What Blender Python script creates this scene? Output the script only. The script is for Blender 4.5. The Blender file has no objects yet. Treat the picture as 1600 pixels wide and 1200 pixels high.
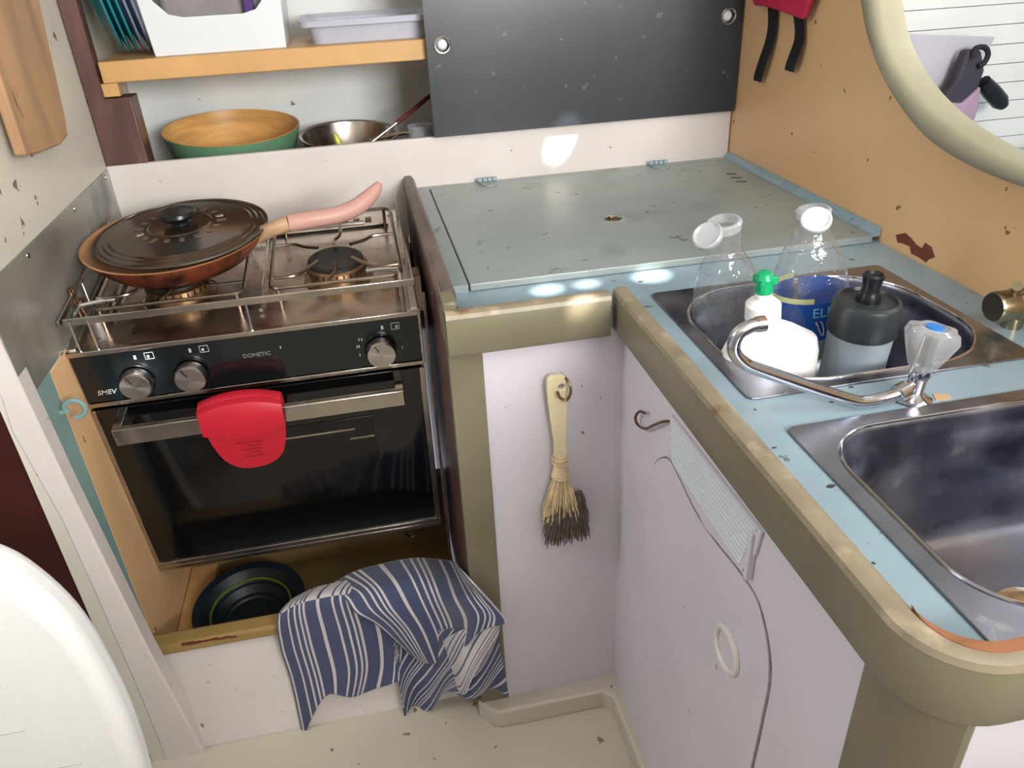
import bpy, bmesh, math, random
from mathutils import Vector, Matrix, geometry
import numpy as np
random.seed(7)
PI = math.pi
C = bpy.context.scene.collection
sc = bpy.context.scene

# ------------------------------------------------------------------ camera
CAM = dict(loc=(-.2725, -1.3965, 1.2734), rot=(1.0548, .0462, -.2008), f=1215.06)
cd = bpy.data.cameras.new('camera'); cam = bpy.data.objects.new('camera', cd); C.objects.link(cam)
cam.location = CAM['loc']; cam.rotation_euler = CAM['rot']
cd.sensor_width = 36; cd.lens = CAM['f'] / 1600 * 36; cd.clip_start = .02
sc.camera = cam

# ------------------------------------------------------------------ light
sc.view_settings.view_transform = 'Standard'; sc.view_settings.look = 'None'
sc.view_settings.gamma = 1; sc.view_settings.use_curve_mapping = False
sc.view_settings.exposure = 0.0
w = bpy.data.worlds.new('sky'); sc.world = w; w.use_nodes = True
bg = w.node_tree.nodes['Background']; bg.inputs[0].default_value = (.86, .91, 1, 1); bg.inputs[1].default_value = .50
SUN = Vector((-.20, .55, -.80)).normalized()
sl = bpy.data.lights.new('sun', 'SUN'); sl.energy = 14; sl.angle = .012; sl.color = (1, .96, .88)
so = bpy.data.objects.new('sun', sl); C.objects.link(so); so.location = (.5, -2, 4)
so.rotation_euler = SUN.to_track_quat('-Z', 'Y').to_euler()
def area(name, loc, target, sx, sy, e, col):
    l = bpy.data.lights.new(name, 'AREA'); l.shape = 'RECTANGLE'; l.size = sx; l.size_y = sy; l.energy = e; l.color = col
    o = bpy.data.objects.new(name, l); C.objects.link(o); o.location = loc
    o.rotation_euler = (Vector(target) - Vector(loc)).to_track_quat('-Z', 'Y').to_euler(); return o
area('hatch_daylight', (.25, -1.35, 1.86), (.25, -.8, .8), .6, .5, 4.6, (.78, .88, 1))
area('companionway_daylight', (.50, -2.5, 1.40), (-.30, 0, 1.08), .8, .72, 90, (1, .97, .93))
area('left_fill', (-1.22, -.82, 1.55), (.4, -.45, 1.1), .45, .4, 6.5, (1, .97, .93))  # added unseen fill lamp, brightens the tan bulkhead from the left
area('side_cabin_daylight', (1.1, -.55, 1.8), (1.1, .2, 1.0), .6, .5, 6.5, (.93, .96, 1))

# ------------------------------------------------------------------ pixel rays (photo frame 1600x1200) onto real planes
Rm = Matrix.Rotation(CAM['rot'][2], 3, 'Z') @ Matrix.Rotation(CAM['rot'][1], 3, 'Y') @ Matrix.Rotation(CAM['rot'][0], 3, 'X')
Co = Vector(CAM['loc'])
def B(u, v, ax, val):
    r = Rm @ Vector(((u - 800) / CAM['f'], (600 - v) / CAM['f'], -1)); i = 'xyz'.index(ax)
    return Co + r * ((val - Co[i]) / r[i])

# ------------------------------------------------------------------ mesh helpers
class MB:
    def __init__(s): s.v = []; s.f = []; s.st = []
    def add(s, vs, fs):
        n = len(s.v); s.st.append((n, len(s.f))); s.v += [tuple(a) for a in vs]; s.f += [tuple(i + n for i in f) for f in fs]; return s
    def box(s, x0, x1, y0, y1, z0, z1, M=None):
        vs = [Vector((x, y, z)) for x in (x0, x1) for y in (y0, y1) for z in (z0, z1)]
        if M: vs = [M @ a for a in vs]
        return s.add(vs, [(0, 1, 3, 2), (4, 6, 7, 5), (0, 4, 5, 1), (2, 3, 7, 6), (0, 2, 6, 4), (1, 5, 7, 3)])
    def rings(s, R, cap0=True, cap1=True, close=False):
        n = len(R[0]); vs = [a for r in R for a in r]; fs = []
        m = len(R)
        for i in range(m if close else m - 1):
            j = (i + 1) % m
            for k in range(n): fs.append((i * n + k, i * n + (k + 1) % n, j * n + (k + 1) % n, j * n + k))
        if cap0 and not close: fs.append(tuple(range(n))[::-1])
        if cap1 and not close: fs.append(tuple((m - 1) * n + k for k in range(n)))
        return s.add(vs, fs)
    def lathe(s, prof, c=(0, 0, 0), axis='z', n=40, M=None, sx=1, sy=1):
        R = []
        for r, h in prof:
            ring = []
            for k in range(n):
                a = 2 * PI * k / n; p = (r * math.cos(a) * sx, r * math.sin(a) * sy, h)
                if axis == 'x': p = (p[2], p[0], p[1])
                if axis == 'y': p = (p[0], -p[2], p[1])
                p = Vector(p)
                if M: p = M @ p
                ring.append(p + Vector(c))
            R.append(ring)
        return s.rings(R, cap0=prof[0][0] < .001, cap1=prof[-1][0] < .001)
    def tube(s, path, r, n=10, closed=False):
        P = [Vector(p) for p in path]; R = []; m = len(P)
        up = None
        for i, p in enumerate(P):
            a = P[(i - 1) % m] if (i or closed) else P[0]; b = P[(i + 1) % m] if (i < m - 1 or closed) else P[-1]
            t = (b - a).normalized()
            if up is None:
                up = t.orthogonal().normalized()
            up = (up - t * up.dot(t)).normalized(); sd = t.cross(up)
            rr = r[i] if isinstance(r, (list, tuple)) else r
            R.append([p + (up * math.cos(2 * PI * k / n) + sd * math.sin(2 * PI * k / n)) * rr for k in range(n)])
        return s.rings(R, close=closed)
    def prism(s, poly, d):     # 3D polygon extruded by vector d
        P = [Vector(p) for p in poly]; d = Vector(d); n = len(P)
        return s.add(P + [p + d for p in P], [tuple(range(n))[::-1], tuple(range(n, 2 * n))] + [(i, (i + 1) % n, (i + 1) % n + n, i + n) for i in range(n)])
    def plate(s, outer, holes, f, a, b):   # 2D polygon with holes, f(x,y,h) -> 3D, thickness a..b
        loops = [outer] + holes; tri = geometry.tessellate_polygon([[Vector((p[0], p[1], 0)) for p in l] for l in loops])
        flat = [p for l in loops for p in l]; n = len(flat)
        fs = [tuple(t) for t in tri] + [tuple(i + n for i in t)[::-1] for t in tri]; o = 0
        for l in loops:
            m = len(l)
            for i in range(m): fs.append((o + i, o + (i + 1) % m, o + (i + 1) % m + n, o + i + n))
            o += m
        return s.add([f(p[0], p[1], a) for p in flat] + [f(p[0], p[1], b) for p in flat], fs)
    def each(s, name, m, parent=None, **k):      # every piece an object of its own
        out = []; st = s.st + [(len(s.v), len(s.f))]
        for (v0, f0), (v1, f1) in zip(st, st[1:]):
            q = MB(); q.add(s.v[v0:v1], [tuple(i - v0 for i in f) for f in s.f[f0:f1]]); out.append(q.build(name, m, parent, **k))
        return out
    def build(s, name, m, parent=None, bevel=0, segs=2, smooth=35, solid=0, sub=0, loc=None, kind=None, weld=False):
        me = bpy.data.meshes.new(name); L = Vector(loc) if loc else Vector((0, 0, 0))
        me.from_pydata([Vector(v) - L for v in s.v], [], s.f)
        bm = bmesh.new(); bm.from_mesh(me)
        if weld: bmesh.ops.remove_doubles(bm, verts=bm.verts, dist=1e-5)
        bmesh.ops.recalc_face_normals(bm, faces=bm.faces)
        if smooth:
            for f in bm.faces: f.smooth = True
            for e in bm.edges:
                if len(e.link_faces) == 2 and e.calc_face_angle(0) > math.radians(smooth): e.smooth = False
        bm.to_mesh(me); bm.free()
        if m: me.materials.append(m)
        o = bpy.data.objects.new(name, me); C.objects.link(o); o.location = L
        if parent: o.parent = parent
        if solid:
            md = o.modifiers.new('solid', 'SOLIDIFY'); md.thickness = solid; md.offset = 0
        if bevel:
            md = o.modifiers.new('bevel', 'BEVEL'); md.width = bevel; md.segments = segs; md.limit_method = 'ANGLE'; md.angle_limit = math.radians(40); md.harden_normals = False
        if sub:
            md = o.modifiers.new('sub', 'SUBSURF'); md.levels = sub; md.render_levels = sub
        if kind: o['kind'] = kind
        return o
def tag(o, label, cat, group=None):
    o['label'] = label; o['category'] = cat
    if group: o['group'] = group
    return o
def thing(name, label, cat, loc=(0, 0, 0), rot=(0, 0, 0), group=None):
    o = bpy.data.objects.new(name, None); C.objects.link(o); o.empty_display_size = .02
    o.location = loc; o.rotation_euler = rot; return tag(o, label, cat, group)
def rr(x0, x1, y0, y1, r, n=8):
    out = []
    for cx, cy, a0 in ((x1 - r, y1 - r, 0), (x0 + r, y1 - r, 90), (x0 + r, y0 + r, 180), (x1 - r, y0 + r, 270)):
        for k in range(n + 1):
            a = math.radians(a0 + 90 * k / n); out.append((cx + r * math.cos(a), cy + r * math.sin(a)))
    return out
def smooth_path(P, n=8, closed=False):
    P = [Vector(p) for p in P]; out = []; m = len(P)
    for i in range(m if closed else m - 1):
        g = lambda k: P[k % m] if closed else P[max(0, min(m - 1, k))]
        p0, p1, p2, p3 = g(i - 1), g(i), g(i + 1), g(i + 2)
        for k in range(n):
            t = k / n
            out.append(.5 * ((2 * p1) + (p2 - p0) * t + (2 * p0 - 5 * p1 + 4 * p2 - p3) * t * t + (3 * p1 - p0 - 3 * p2 + p3) * t ** 3))
    if not closed: out.append(P[-1])
    return out
def circ(cx, cy, r, n=32, s=1): return [(cx + r * math.cos(2 * PI * k / n), cy + s * r * math.sin(2 * PI * k / n)) for k in range(n)]
XY = lambda x, y, h: (x, y, h)
XZ = lambda x, z, h: (x, h, z)
YZ = lambda y, z, h: (h, y, z)
def text(txt, size, depth=.0003):
    cu = bpy.data.curves.new('t', 'FONT'); cu.body = txt; cu.size = size; cu.extrude = depth; cu.align_x = 'CENTER'; cu.align_y = 'CENTER'; cu.resolution_u = 3
    o = bpy.data.objects.new('t', cu); C.objects.link(o); dg = bpy.context.evaluated_depsgraph_get()
    me = bpy.data.meshes.new_from_object(o.evaluated_get(dg)); vs = [v.co.copy() for v in me.vertices]; fs = [tuple(p.vertices) for p in me.polygons]
    bpy.data.objects.remove(o); bpy.data.curves.remove(cu); bpy.data.meshes.remove(me); return vs, fs

# ------------------------------------------------------------------ materials
def lin(c): return tuple((x / 255 / 12.92 if x <= 10 else ((x / 255 + .055) / 1.055) ** 2.4) for x in c) + (1,)
def mat(name, rgb, rough=.5, metal=0, mott=.06, mscale=9, specks=None, sp_amt=.0, sp_scale=60, bump=0, bscale=60, coat=0, stretch=None, rough_var=0, patches=None, spec=.5, trans=0, ior=1.45, sheen=0):
    m = bpy.data.materials.new(name); m.use_nodes = True; nt = m.node_tree; N = nt.nodes; L = nt.links; b = N['Principled BSDF']
    tc = N.new('ShaderNodeTexCoord'); mp = N.new('ShaderNodeMapping'); L.new(tc.outputs['Object'], mp.inputs[0])
    if stretch: mp.inputs['Scale'].default_value = stretch
    def noise(scale, det=4, src=mp):
        n = N.new('ShaderNodeTexNoise'); n.inputs['Scale'].default_value = scale; n.inputs['Detail'].default_value = det; L.new(src.outputs[0], n.inputs[0]); return n
    def ramp(src, a, c):
        r = N.new('ShaderNodeMapRange'); r.inputs[1].default_value = a; r.inputs[2].default_value = c; L.new(src, r.inputs[0]); return r.outputs[0]
    def mix(fac, A, Bc):
        x = N.new('ShaderNodeMix'); x.data_type = 'RGBA'; L.new(fac, x.inputs[0])
        for s, k in ((A, 6), (Bc, 7)):
            if hasattr(s, 'default_value'): L.new(s, x.inputs[k])
            else: x.inputs[k].default_value = s
        return x.outputs[2]
    c = lin(rgb); dark = tuple(x * (1 - 2.2 * mott) for x in c[:3]) + (1,); lite = tuple(min(1, x * (1 + 2.2 * mott)) for x in c[:3]) + (1,)
    n1 = noise(mscale); col = mix(ramp(n1.outputs[0], .3, .7), dark, lite)
    for pc, a, sc_, wd in (patches or []):
        n2 = noise(sc_, 6); col = mix(ramp(n2.outputs[0], a, a + wd), col, lin(pc))
    if specks:
        n3 = noise(sp_scale, 3); col = mix(ramp(n3.outputs[0], .80 - sp_amt, .82 - sp_amt), col, lin(specks))
    L.new(col, b.inputs['Base Color']); b.inputs['Roughness'].default_value = rough; b.inputs['Metallic'].default_value = metal
    b.inputs['Specular IOR Level'].default_value = spec; b.inputs['IOR'].default_value = ior
    if coat: b.inputs['Coat Weight'].default_value = coat; b.inputs['Coat Roughness'].default_value = .08
    if trans: b.inputs['Transmission Weight'].default_value = trans
    if sheen: b.inputs['Sheen Weight'].default_value = sheen
    if rough_var:
        r = N.new('ShaderNodeMapRange'); r.inputs[1].default_value = .3; r.inputs[2].default_value = .7; r.inputs[3].default_value = rough - rough_var; r.inputs[4].default_value = rough + rough_var
        L.new(noise(mscale * 2).outputs[0], r.inputs[0]); L.new(r.outputs[0], b.inputs['Roughness'])
    if bump:
        bp = N.new('ShaderNodeBump'); bp.inputs['Strength'].default_value = bump; bp.inputs['Distance'].default_value = .002
        L.new(noise(bscale, 5).outputs[0], bp.inputs['Height']); L.new(bp.outputs[0], b.inputs['Normal'])
    return m
white = mat('white gloss paint', (214, 208, 206), .32, mott=.02, specks=(150, 125, 100), sp_amt=.085, sp_scale=70, bump=.15, bscale=30)
panelw = mat('white panel paint', (206, 202, 212), .42, mott=.015, specks=(150, 140, 135), sp_amt=.07, sp_scale=60, bump=.12, bscale=25)
wallw = mat('cream white wall paint', (208, 204, 192), .4, mott=.03, mscale=4, specks=(110, 98, 84), sp_amt=.115, sp_scale=36, bump=.2, bscale=14)
nichew = mat('rough white niche paint', (226, 230, 230), .25, mott=.03, specks=(120, 112, 100), sp_amt=.12, sp_scale=30, bump=.9, bscale=16)
cream = mat('cream gelcoat', (196, 188, 174), .3, mott=.03, mscale=3, specks=(130, 115, 98), sp_amt=.10, sp_scale=44)
teal = mat('teal worktop paint', (140, 163, 176), .3, mott=.05, mscale=5, specks=(100, 108, 104), sp_amt=.10, sp_scale=60, bump=.1, bscale=18, rough_var=.05)
tealhatch = mat('teal hatch paint', (146, 156, 156), .34, mott=.06, mscale=4, specks=(104, 108, 102), sp_amt=.12, sp_scale=44, bump=.25, bscale=16, patches=[((116, 128, 120), .60, 9, .2)])
tealpale = mat('pale teal side paint', (128, 160, 158), .4, mott=.04)
olive = mat('olive varnish paint', (119, 112, 92), .36, mott=.08, mscale=6, specks=(150, 130, 104), sp_amt=.08, sp_scale=60, bump=.12, bscale=30, rough_var=.06)
railtop = mat('worn rail top', (138, 128, 108), .38, mott=.08, mscale=20, patches=[((176, 160, 136), .56, 22, .12), ((120, 96, 74), .64, 30, .08)], bump=.4)
rawwood = mat('bare orange wood', (142, 94, 66), .5, mott=.14, mscale=14, stretch=(1, 4, 4))
tan = mat('tan bulkhead paint', (224, 184, 138), .38, mott=.03, mscale=3, specks=(140, 100, 62), sp_amt=.09, sp_scale=40, bump=.12, bscale=15)
tanshelf = mat('tan shelf paint', (200, 158, 104), .42, mott=.05, mscale=10, bump=.2)
tandark = mat('olive tan locker paint', (128, 106, 66), .5, mott=.12, mscale=5, specks=(70, 50, 35), sp_amt=.1, sp_scale=30)
ringm = mat('pale olive rim paint', (156, 152, 130), .34, mott=.05, mscale=8, bump=.2)
brown = mat('dark mahogany varnish', (92, 66, 62), .35, mott=.15, mscale=8, stretch=(4, 4, 1), patches=[((120, 96, 90), .62, 8, .2)])
greybrown = mat('worn grey brown wood', (104, 90, 84), .45, mott=.16, mscale=12, stretch=(3, 1, 3), bump=.4)
maroon = mat('maroon varnish', (66, 30, 28), .3, mott=.15, mscale=5)
navy = mat('dark blue grey satin paint', (43, 49, 56), .33, mott=.05, specks=(80, 84, 88), sp_amt=.10, sp_scale=50, bump=.12, bscale=20, spec=.6)
steelsheet = mat('dull steel sheet', (168, 168, 162), .42, metal=.6, mott=.14, mscale=6, rough_var=.1, patches=[((100, 106, 104), .56, 7, .2)], bump=.2, bscale=10)
steel = mat('brushed steel', (188, 180, 172), .24, metal=1, mott=.08, mscale=12, rough_var=.08)
hobsteel = mat('worn hob steel', (204, 196, 186), .3, metal=1, mott=.12, mscale=9, rough_var=.1, patches=[((120, 92, 74), .64, 9, .1)])
sinksteel = mat('dull sink steel', (150, 152, 164), .3, metal=1, mott=.12, mscale=8, rough_var=.12, patches=[((180, 180, 184), .62, 30, .1)])
chrome = mat('chrome', (210, 212, 220), .1, metal=1, mott=.03)
wire = mat('grate wire steel', (140, 126, 114), .28, metal=1, mott=.1, mscale=40)
knobsteel = mat('turned knob steel', (200, 196, 194), .25, metal=1, mott=.02)
nickel = mat('nickel tap', (160, 148, 124), .3, metal=1, mott=.08)
brass = mat('tarnished brass', (130, 104, 78), .35, metal=1, mott=.1)
burnerm = mat('burner alloy', (168, 138, 104), .38, metal=1, mott=.14, mscale=30)
burnerblack = mat('burner cap enamel', (34, 30, 28), .45, mott=.2)
blackglass = mat('black oven glass', (9, 10, 12), .09, mott=.02, coat=.4)
panelblack = mat('black glass control panel', (16, 22, 26), .16, mott=.03, coat=.3)
windowm = mat('oven window glass', (20, 19, 17), .12, mott=.12, mscale=4)
gasket = mat('dark oven body', (34, 30, 29), .4, metal=.4, mott=.1)
marking = mat('pale panel printing', (186, 188, 184), .5, mott=0)
lettergrey = mat('grey lettering', (130, 134, 134), .5, mott=0)
red = mat('red silicone', (184, 26, 46), .45, mott=.03, mscale=12)
redink = mat('dark red print', (140, 16, 32), .5, mott=0)
pink = mat('pink handle plastic', (190, 146, 138), .42, mott=.04)
lidsteel = mat('smoked pan lid', (98, 86, 78), .16, metal=.85, mott=.12, mscale=8)
lidrim = mat('lid rim steel', (120, 114, 110), .2, metal=1, mott=.05)
blackp = mat('black plastic', (18, 20, 23), .3, mott=.05)
copper = mat('scorched copper pan', (134, 66, 40), .36, metal=.3, mott=.15, mscale=12, stretch=(1, 1, .4), patches=[((56, 26, 18), .47, 34, .16), ((186, 112, 74), .62, 40, .1), ((30, 18, 16), .60, 18, .1)], bump=.3)
panin = mat('pan inner tan', (176, 130, 92), .4, mott=.1)
green = mat('green bowl paint', (98, 142, 112), .4, mott=.05)
bamboo = mat('bamboo bowl inside', (208, 160, 96), .4, mott=.1, mscale=14, stretch=(1, 1, 6))
boardm = mat('wood cutting board', (172, 136, 102), .5, mott=.12, mscale=8, stretch=(3, 3, .6), patches=[((86, 62, 46), .68, 12, .05)])
plastw = mat('white storage plastic', (214, 220, 226), .35, mott=.01)
lilac = mat('grey lilac plastic', (178, 182, 196), .4, mott=.02)
tealp = mat('teal plate plastic', (36, 128, 140), .25, mott=.05)
bluegrey = mat('blue grey plate plastic', (112, 130, 158), .35, mott=.05)
greybag = mat('grey folded sheet', (132, 128, 130), .6, mott=.1)
purple = mat('purple cloth', (74, 48, 112), .7, mott=.1)
strapm = mat('black webbing', (22, 23, 28), .7, mott=.1, bump=.4, bscale=300)
redcloth = mat('crimson cloth', (188, 38, 74), .7, mott=.06)
hdpe = mat('white bottle plastic', (226, 226, 226), .35, mott=.01)
sprayg = mat('green nozzle plastic', (20, 160, 104), .3, mott=.05)
sportc = mat('charcoal lid plastic', (44, 50, 54), .38, mott=.05)
sportb = mat('frosted bottle plastic', (176, 190, 200), .35, mott=.03, trans=.35)
labelb = mat('blue label', (28, 82, 168), .4, mott=.06)
labely = mat('pale yellow label band', (206, 212, 160), .45, mott=.04)
lightblue = mat('light blue print', (120, 190, 226), .5, mott=0)
bristle = mat('bristle fibre', (206, 184, 148), .7, mott=.12, mscale=60)
bristled = mat('grey worn bristle', (104, 92, 86), .8, mott=.15, mscale=80)
ivory = mat('ivory brush handle', (216, 204, 168), .4, mott=.05)
colander = mat('dark silicone colander', (24, 32, 40), .45, mott=.05)
limeg = mat('lime silicone', (88, 112, 30), .5, mott=.05)
cushionm = mat('white woven cover', (242, 244, 246), .6, mott=.01, bump=.2, bscale=200)
greyfelt = mat('light grey board', (178, 176, 186), .55, mott=.06, mscale=5)
plankw = mat('white planking paint', (212, 214, 212), .45, mott=.02)
mauve = mat('mauve cloth', (150, 128, 148), .7, mott=.1)
charcoal = mat('charcoal cloth', (52, 50, 62), .7, mott=.15)
residue = mat('brown food residue', (150, 122, 84), .8, mott=.25, mscale=90)
chipm = mat('rust brown primer', (112, 58, 42), .6, mott=.12, mscale=40)
chipd = mat('dark chipped paint', (66, 62, 58), .7, mott=.1)
bluedot = mat('blue tap dot', (40, 120, 200), .35, mott=0)
filler = mat('pale orange filler', (204, 168, 128), .6, mott=.1)
def clear(name, tint=(.97, .98, .98), k=1.0, bump=.35, bscale=28, base=.05, milk=0):
    m = bpy.data.materials.new(name); m.use_nodes = True; nt = m.node_tree; N = nt.nodes; L = nt.links
    N.remove(N['Principled BSDF']); t = N.new('ShaderNodeBsdfTransparent'); t.inputs[0].default_value = tint + (1,)
    g = N.new('ShaderNodeBsdfGlossy'); g.inputs['Roughness'].default_value = .06
    lw = N.new('ShaderNodeLayerWeight'); lw.inputs[0].default_value = .5; fr = N.new('ShaderNodeMath'); fr.operation = 'POWER'; fr.inputs[1].default_value = 3.5; L.new(lw.outputs['Facing'], fr.inputs[0])
    ma = N.new('ShaderNodeMath'); ma.operation = 'MULTIPLY_ADD'; ma.inputs[1].default_value = k; ma.inputs[2].default_value = base
    L.new(fr.outputs[0], ma.inputs[0]); mx = N.new('ShaderNodeMixShader'); L.new(ma.outputs[0], mx.inputs[0]); L.new(t.outputs[0], mx.inputs[1]); L.new(g.outputs[0], mx.inputs[2])
    L.new(mx.outputs[0], N['Material Output'].inputs[0])
    if bump:
        tc = N.new('ShaderNodeTexCoord'); n = N.new('ShaderNodeTexNoise'); n.inputs['Scale'].default_value = bscale; n.inputs['Detail'].default_value = 3
        L.new(tc.outputs['Object'], n.inputs[0]); bp = N.new('ShaderNodeBump'); bp.inputs['Strength'].default_value = bump; bp.inputs['Distance'].default_value = .01
        L.new(n.outputs[0], bp.inputs['Height']); L.new(bp.outputs[0], g.inputs['Normal']); L.new(bp.outputs[0], lw.inputs['Normal'])
    if milk:
        df = N.new('ShaderNodeBsdfDiffuse'); df.inputs[0].default_value = (.8, .82, .86, 1); m2 = N.new('ShaderNodeMixShader'); m2.inputs[0].default_value = milk
        L.new(mx.outputs[0], m2.inputs[1]); L.new(df.outputs[0], m2.inputs[2]); L.new(m2.outputs[0], N['Material Output'].inputs[0])
    return m
clearp = clear('clear crinkled plastic', k=.75, bump=.9, bscale=34, base=.10, milk=.05)
cleark = clear('clear acrylic', tint=(.90, .92, .94), k=.6, bump=.0, base=.10, milk=.22)
clearcap = clear('milky clear cap', tint=(.80, .80, .84), k=.8, bump=0, base=.16, milk=.3)

# ------------------------------------------------------------------ the setting
XL, XR = -.684, .417
S = 'structure'
# ceiling out of view; small gaps added and aimed to cast the sun patches
holes = []
for (px, py, rx_) in ((865, 447, .024), (928, 438, .020), (1030, 425, .029), (905, 480, .020)):
    q = B(px, py, 'z', .9)
    if py == 480: q = B(912, 482, 'y', -.597)
    h = q - SUN * ((1.9 - q.z) / -SUN.z); holes.append(circ(h.x, h.y, rx_, 20))
for tgt, r_ in ((B(1212, 525, 'y', -.75), .024), (B(216, 592, 'y', -.405), .036), (B(875, 232, 'y', 0), .03)):
    h = tgt - SUN * ((1.9 - tgt.z) / -SUN.z); holes.append(circ(h.x, h.y, r_, 20))
MB().plate([(-1.6, -3.2), (2.2, -3.2), (2.2, .6), (-1.6, .6)], holes, XY, 1.9, 1.92).build('ceiling', wallw, kind=S, smooth=0)
MB().box(-1.6, 2.2, -1.93, -1.90, .15, 1.24).build('shade_wall_aft', cream, kind=S)       # added unseen wall behind the camera, keeps daylight off the low fronts
# left hull side
wl = MB().box(XL - .03, XL, -.535, .295, .15, 1.9).build('wall_left', wallw, kind=S)
MB().box(XL - .9, XL - .035, -.525, -.50, .15, 1.25).build('wall_port', maroon, kind=S)
# back niche wall
MB().box(XL, XR + .009, .275, .295, .85, 1.9).build('wall_back', nichew, kind=S)
MB().box(XL, XR, .013, .275, .90, .918).build('trim_1', brown, kind=S)          # niche floor
# long white fascia under the niche
MB().box(XL, XR - .002, 0, .012, .62, .985).build('trim_2', white, kind=S, bevel=.003)
# right bulkhead with oval opening
RO = smooth_path([B(*p, 'x', .39) for p in ((1290, -500), (1318, -250), (1330, -80), (1340, 0), (1355, 70), (1385, 140), (1440, 215), (1512, 262), (1600, 297), (1750, 345), (1950, 400))], 6)
RI = smooth_path([B(*p, 'x', .39) for p in ((1325, -500), (1350, -250), (1362, -80), (1368, 0), (1383, 70), (1415, 130), (1460, 180), (1525, 226), (1600, 262), (1750, 305), (1950, 355))], 6)
hole = [((p.y + q.y) / 2, (p.z + q.z) / 2) for p, q in zip(RI, RO)]; ymin = hole[-1][0]
hole += [(ymin - .12, hole[-1][1] + .05), (ymin - .14, 1.6), (hole[0][0] - .1, hole[0][1] + .06)]
ym = min(p[0] for p in hole)
wr = MB().plate([(0.294, .15), (0.294, 1.9), (ym - .15, 1.9), (ym - .15, .15)], [hole], YZ, XR, XR + .009).build('wall_right', tan, kind=S, smooth=0)
# raised rim around the opening
m = MB(); R = []
for o_, i_ in zip(RO, RI):
    def f(t, x): return (x, o_.y + (i_.y - o_.y) * t, o_.z + (i_.z - o_.z) * t)
    R.append([f(0, .418), f(0, .397), f(.12, .391), f(.5, .388), f(.85, .391), f(1, .397), f(1.0, .427), f(.2, .427)])
m.rings(R).build('trim_6', ringm, kind=S, smooth=50)
# far cabin seen through the opening
m = MB()
for k in range(30): m.box(.75, 2.1, .305, .32, .5 + k * .043, .5 + k * .043 + .0412)
m.box(.75, 2.1, .318, .335, .5, 1.8).build('wall_far_cabin', plankw, kind=S)
MB().box(.75, 2.1, -.3, .30, .735, .77).build('trim_7', teal, kind=S)
# floor pan
m = MB(); m.box(-1.6, .5, -3.2, -.46, .17, .20); m.build('floor', cream, kind=S)
m = MB(); out = [(-.19, -.597), (-.175, -.602), (-.012, -.602), (0, -.615), (.004, -1.0), (.02, -1.0), (.02, -.57), (-.21, -.57)]
m.plate(out, [], XY, .199, .238).build('baseboard_back', cream, kind=S, bevel=.012, segs=4)
# white post at the end of the hull side
pr = [B(*p, 'y', -.537) for p in ((-60, 405), (0, 534), (66, 675), (109, 767), (232, 1016), (315, 1169), (335, 1215))]
pl = [B(*p, 'y', -.537) for p in ((285, 1245), (262, 1195), (210, 1069), (175, 990), (140, 911), (94, 811), (17, 675), (0, 622), (-90, 470))]
MB().prism(pr + pl, (0, .032, 0)).build('trim_3', white, kind=S, bevel=.003)
# steel splash sheet, teal strip and tan lining on the hull side
def yz_box(name, m_, y0, y1, z0, z1, x0, x1, **k): return MB().box(x0, x1, y0, y1, z0, z1).build(name, m_, kind=S, **k)
yz_box('trim_4', tealpale, -.503, -.456, .2, .84, XL, XL + .0015)
yz_box('trim_5', tan, -.4555, -.02, .2, .838, XL, XL + .002)
# white front of the locker under the cooker, and its gold-olive cap
lc = thing('cooker_locker', 'low white fronted locker with gold olive rail beneath the cooker', 'locker', (XL, -.48, .2))
LO = Vector((XL, -.48, .2))
def LK(mb, name, m_, parent=None, **k): mb.v = [tuple(Vector(v) - LO) for v in mb.v]; return mb.build(name, m_, parent=parent or lc, **k)
LK(MB().prism([(XL, -.482, .372), (XL + .036, -.527, .20), (-.196, -.527, .20), (-.196, -.482, .372)], (0, .016, 0)), 'front_panel', white, bevel=.001)
lr = LK(MB().box(XL + .003, -.204, -.492, -.462, .372, .392), 'rail', mat('gold olive rail paint', (160, 134, 82), .35, mott=.08), bevel=.005, segs=3)
m = MB()
for k in range(9):
    a_ = B(283 + k * 9.5, 1006 - k * 1.6, 'y', -.4925); m.box(a_.x, a_.x + .0095, -.4926, -.4835, a_.z - .004 - random.uniform(.000, .003), a_.z - random.uniform(.0005, .0025))
LK(m, 'paint_chip', chipm, parent=lr)
LK(MB().box(XL + .003, -.206, -.462, -.17, .262, .27), 'base_board', tandark)
LK(MB().box(XL + .003, -.206, -.21, -.19, .27, .42), 'back_board', tandark)
LK(MB().box(XL + .003, XL + .05, -.46, -.21, .27, .30), 'batten', tanshelf, bevel=.002)

# ------------------------------------------------------------------ galley unit: carcass, worktop, hatch, rail
s1 = rr(.066, .348, -.811, -.575, .088, 10); s2 = rr(.077, .41, -1.115, -.893, .058, 10)
unit = thing('galley_unit', 'white and olive L-shaped galley cabinet under the teal worktop', 'cabinet', (0, 0, .2))
def U(mb, name, m_, **k):
    mb.v = [(v[0], v[1], v[2] - .2) for v in mb.v]; return mb.build(name, m_, parent=unit, **k)
U(MB().box(-.163, .020, -.575, -.560, .20, .862), 'side_panel', panelw)
U(MB().box(.015, .03, -1.088, -.575, .20, .862), 'front_panel', panelw)
U(MB().box(-.203, -.1615, -.578, -.556, .20, .862), 'stile', olive, bevel=.002)
U(MB().prism([(.012, -1.084, .2), (.012, -1.12, .2), (.022, -1.14, .2), (.036, -1.15, .2), (.044, -1.15, .2), (.044, -1.084, .2)], (0, 0, .662)), 'corner_post', olive, bevel=.003)
U(MB().box(.044, .415, -1.146, -1.13, .2, .862), 'end_panel', panelw)
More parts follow.
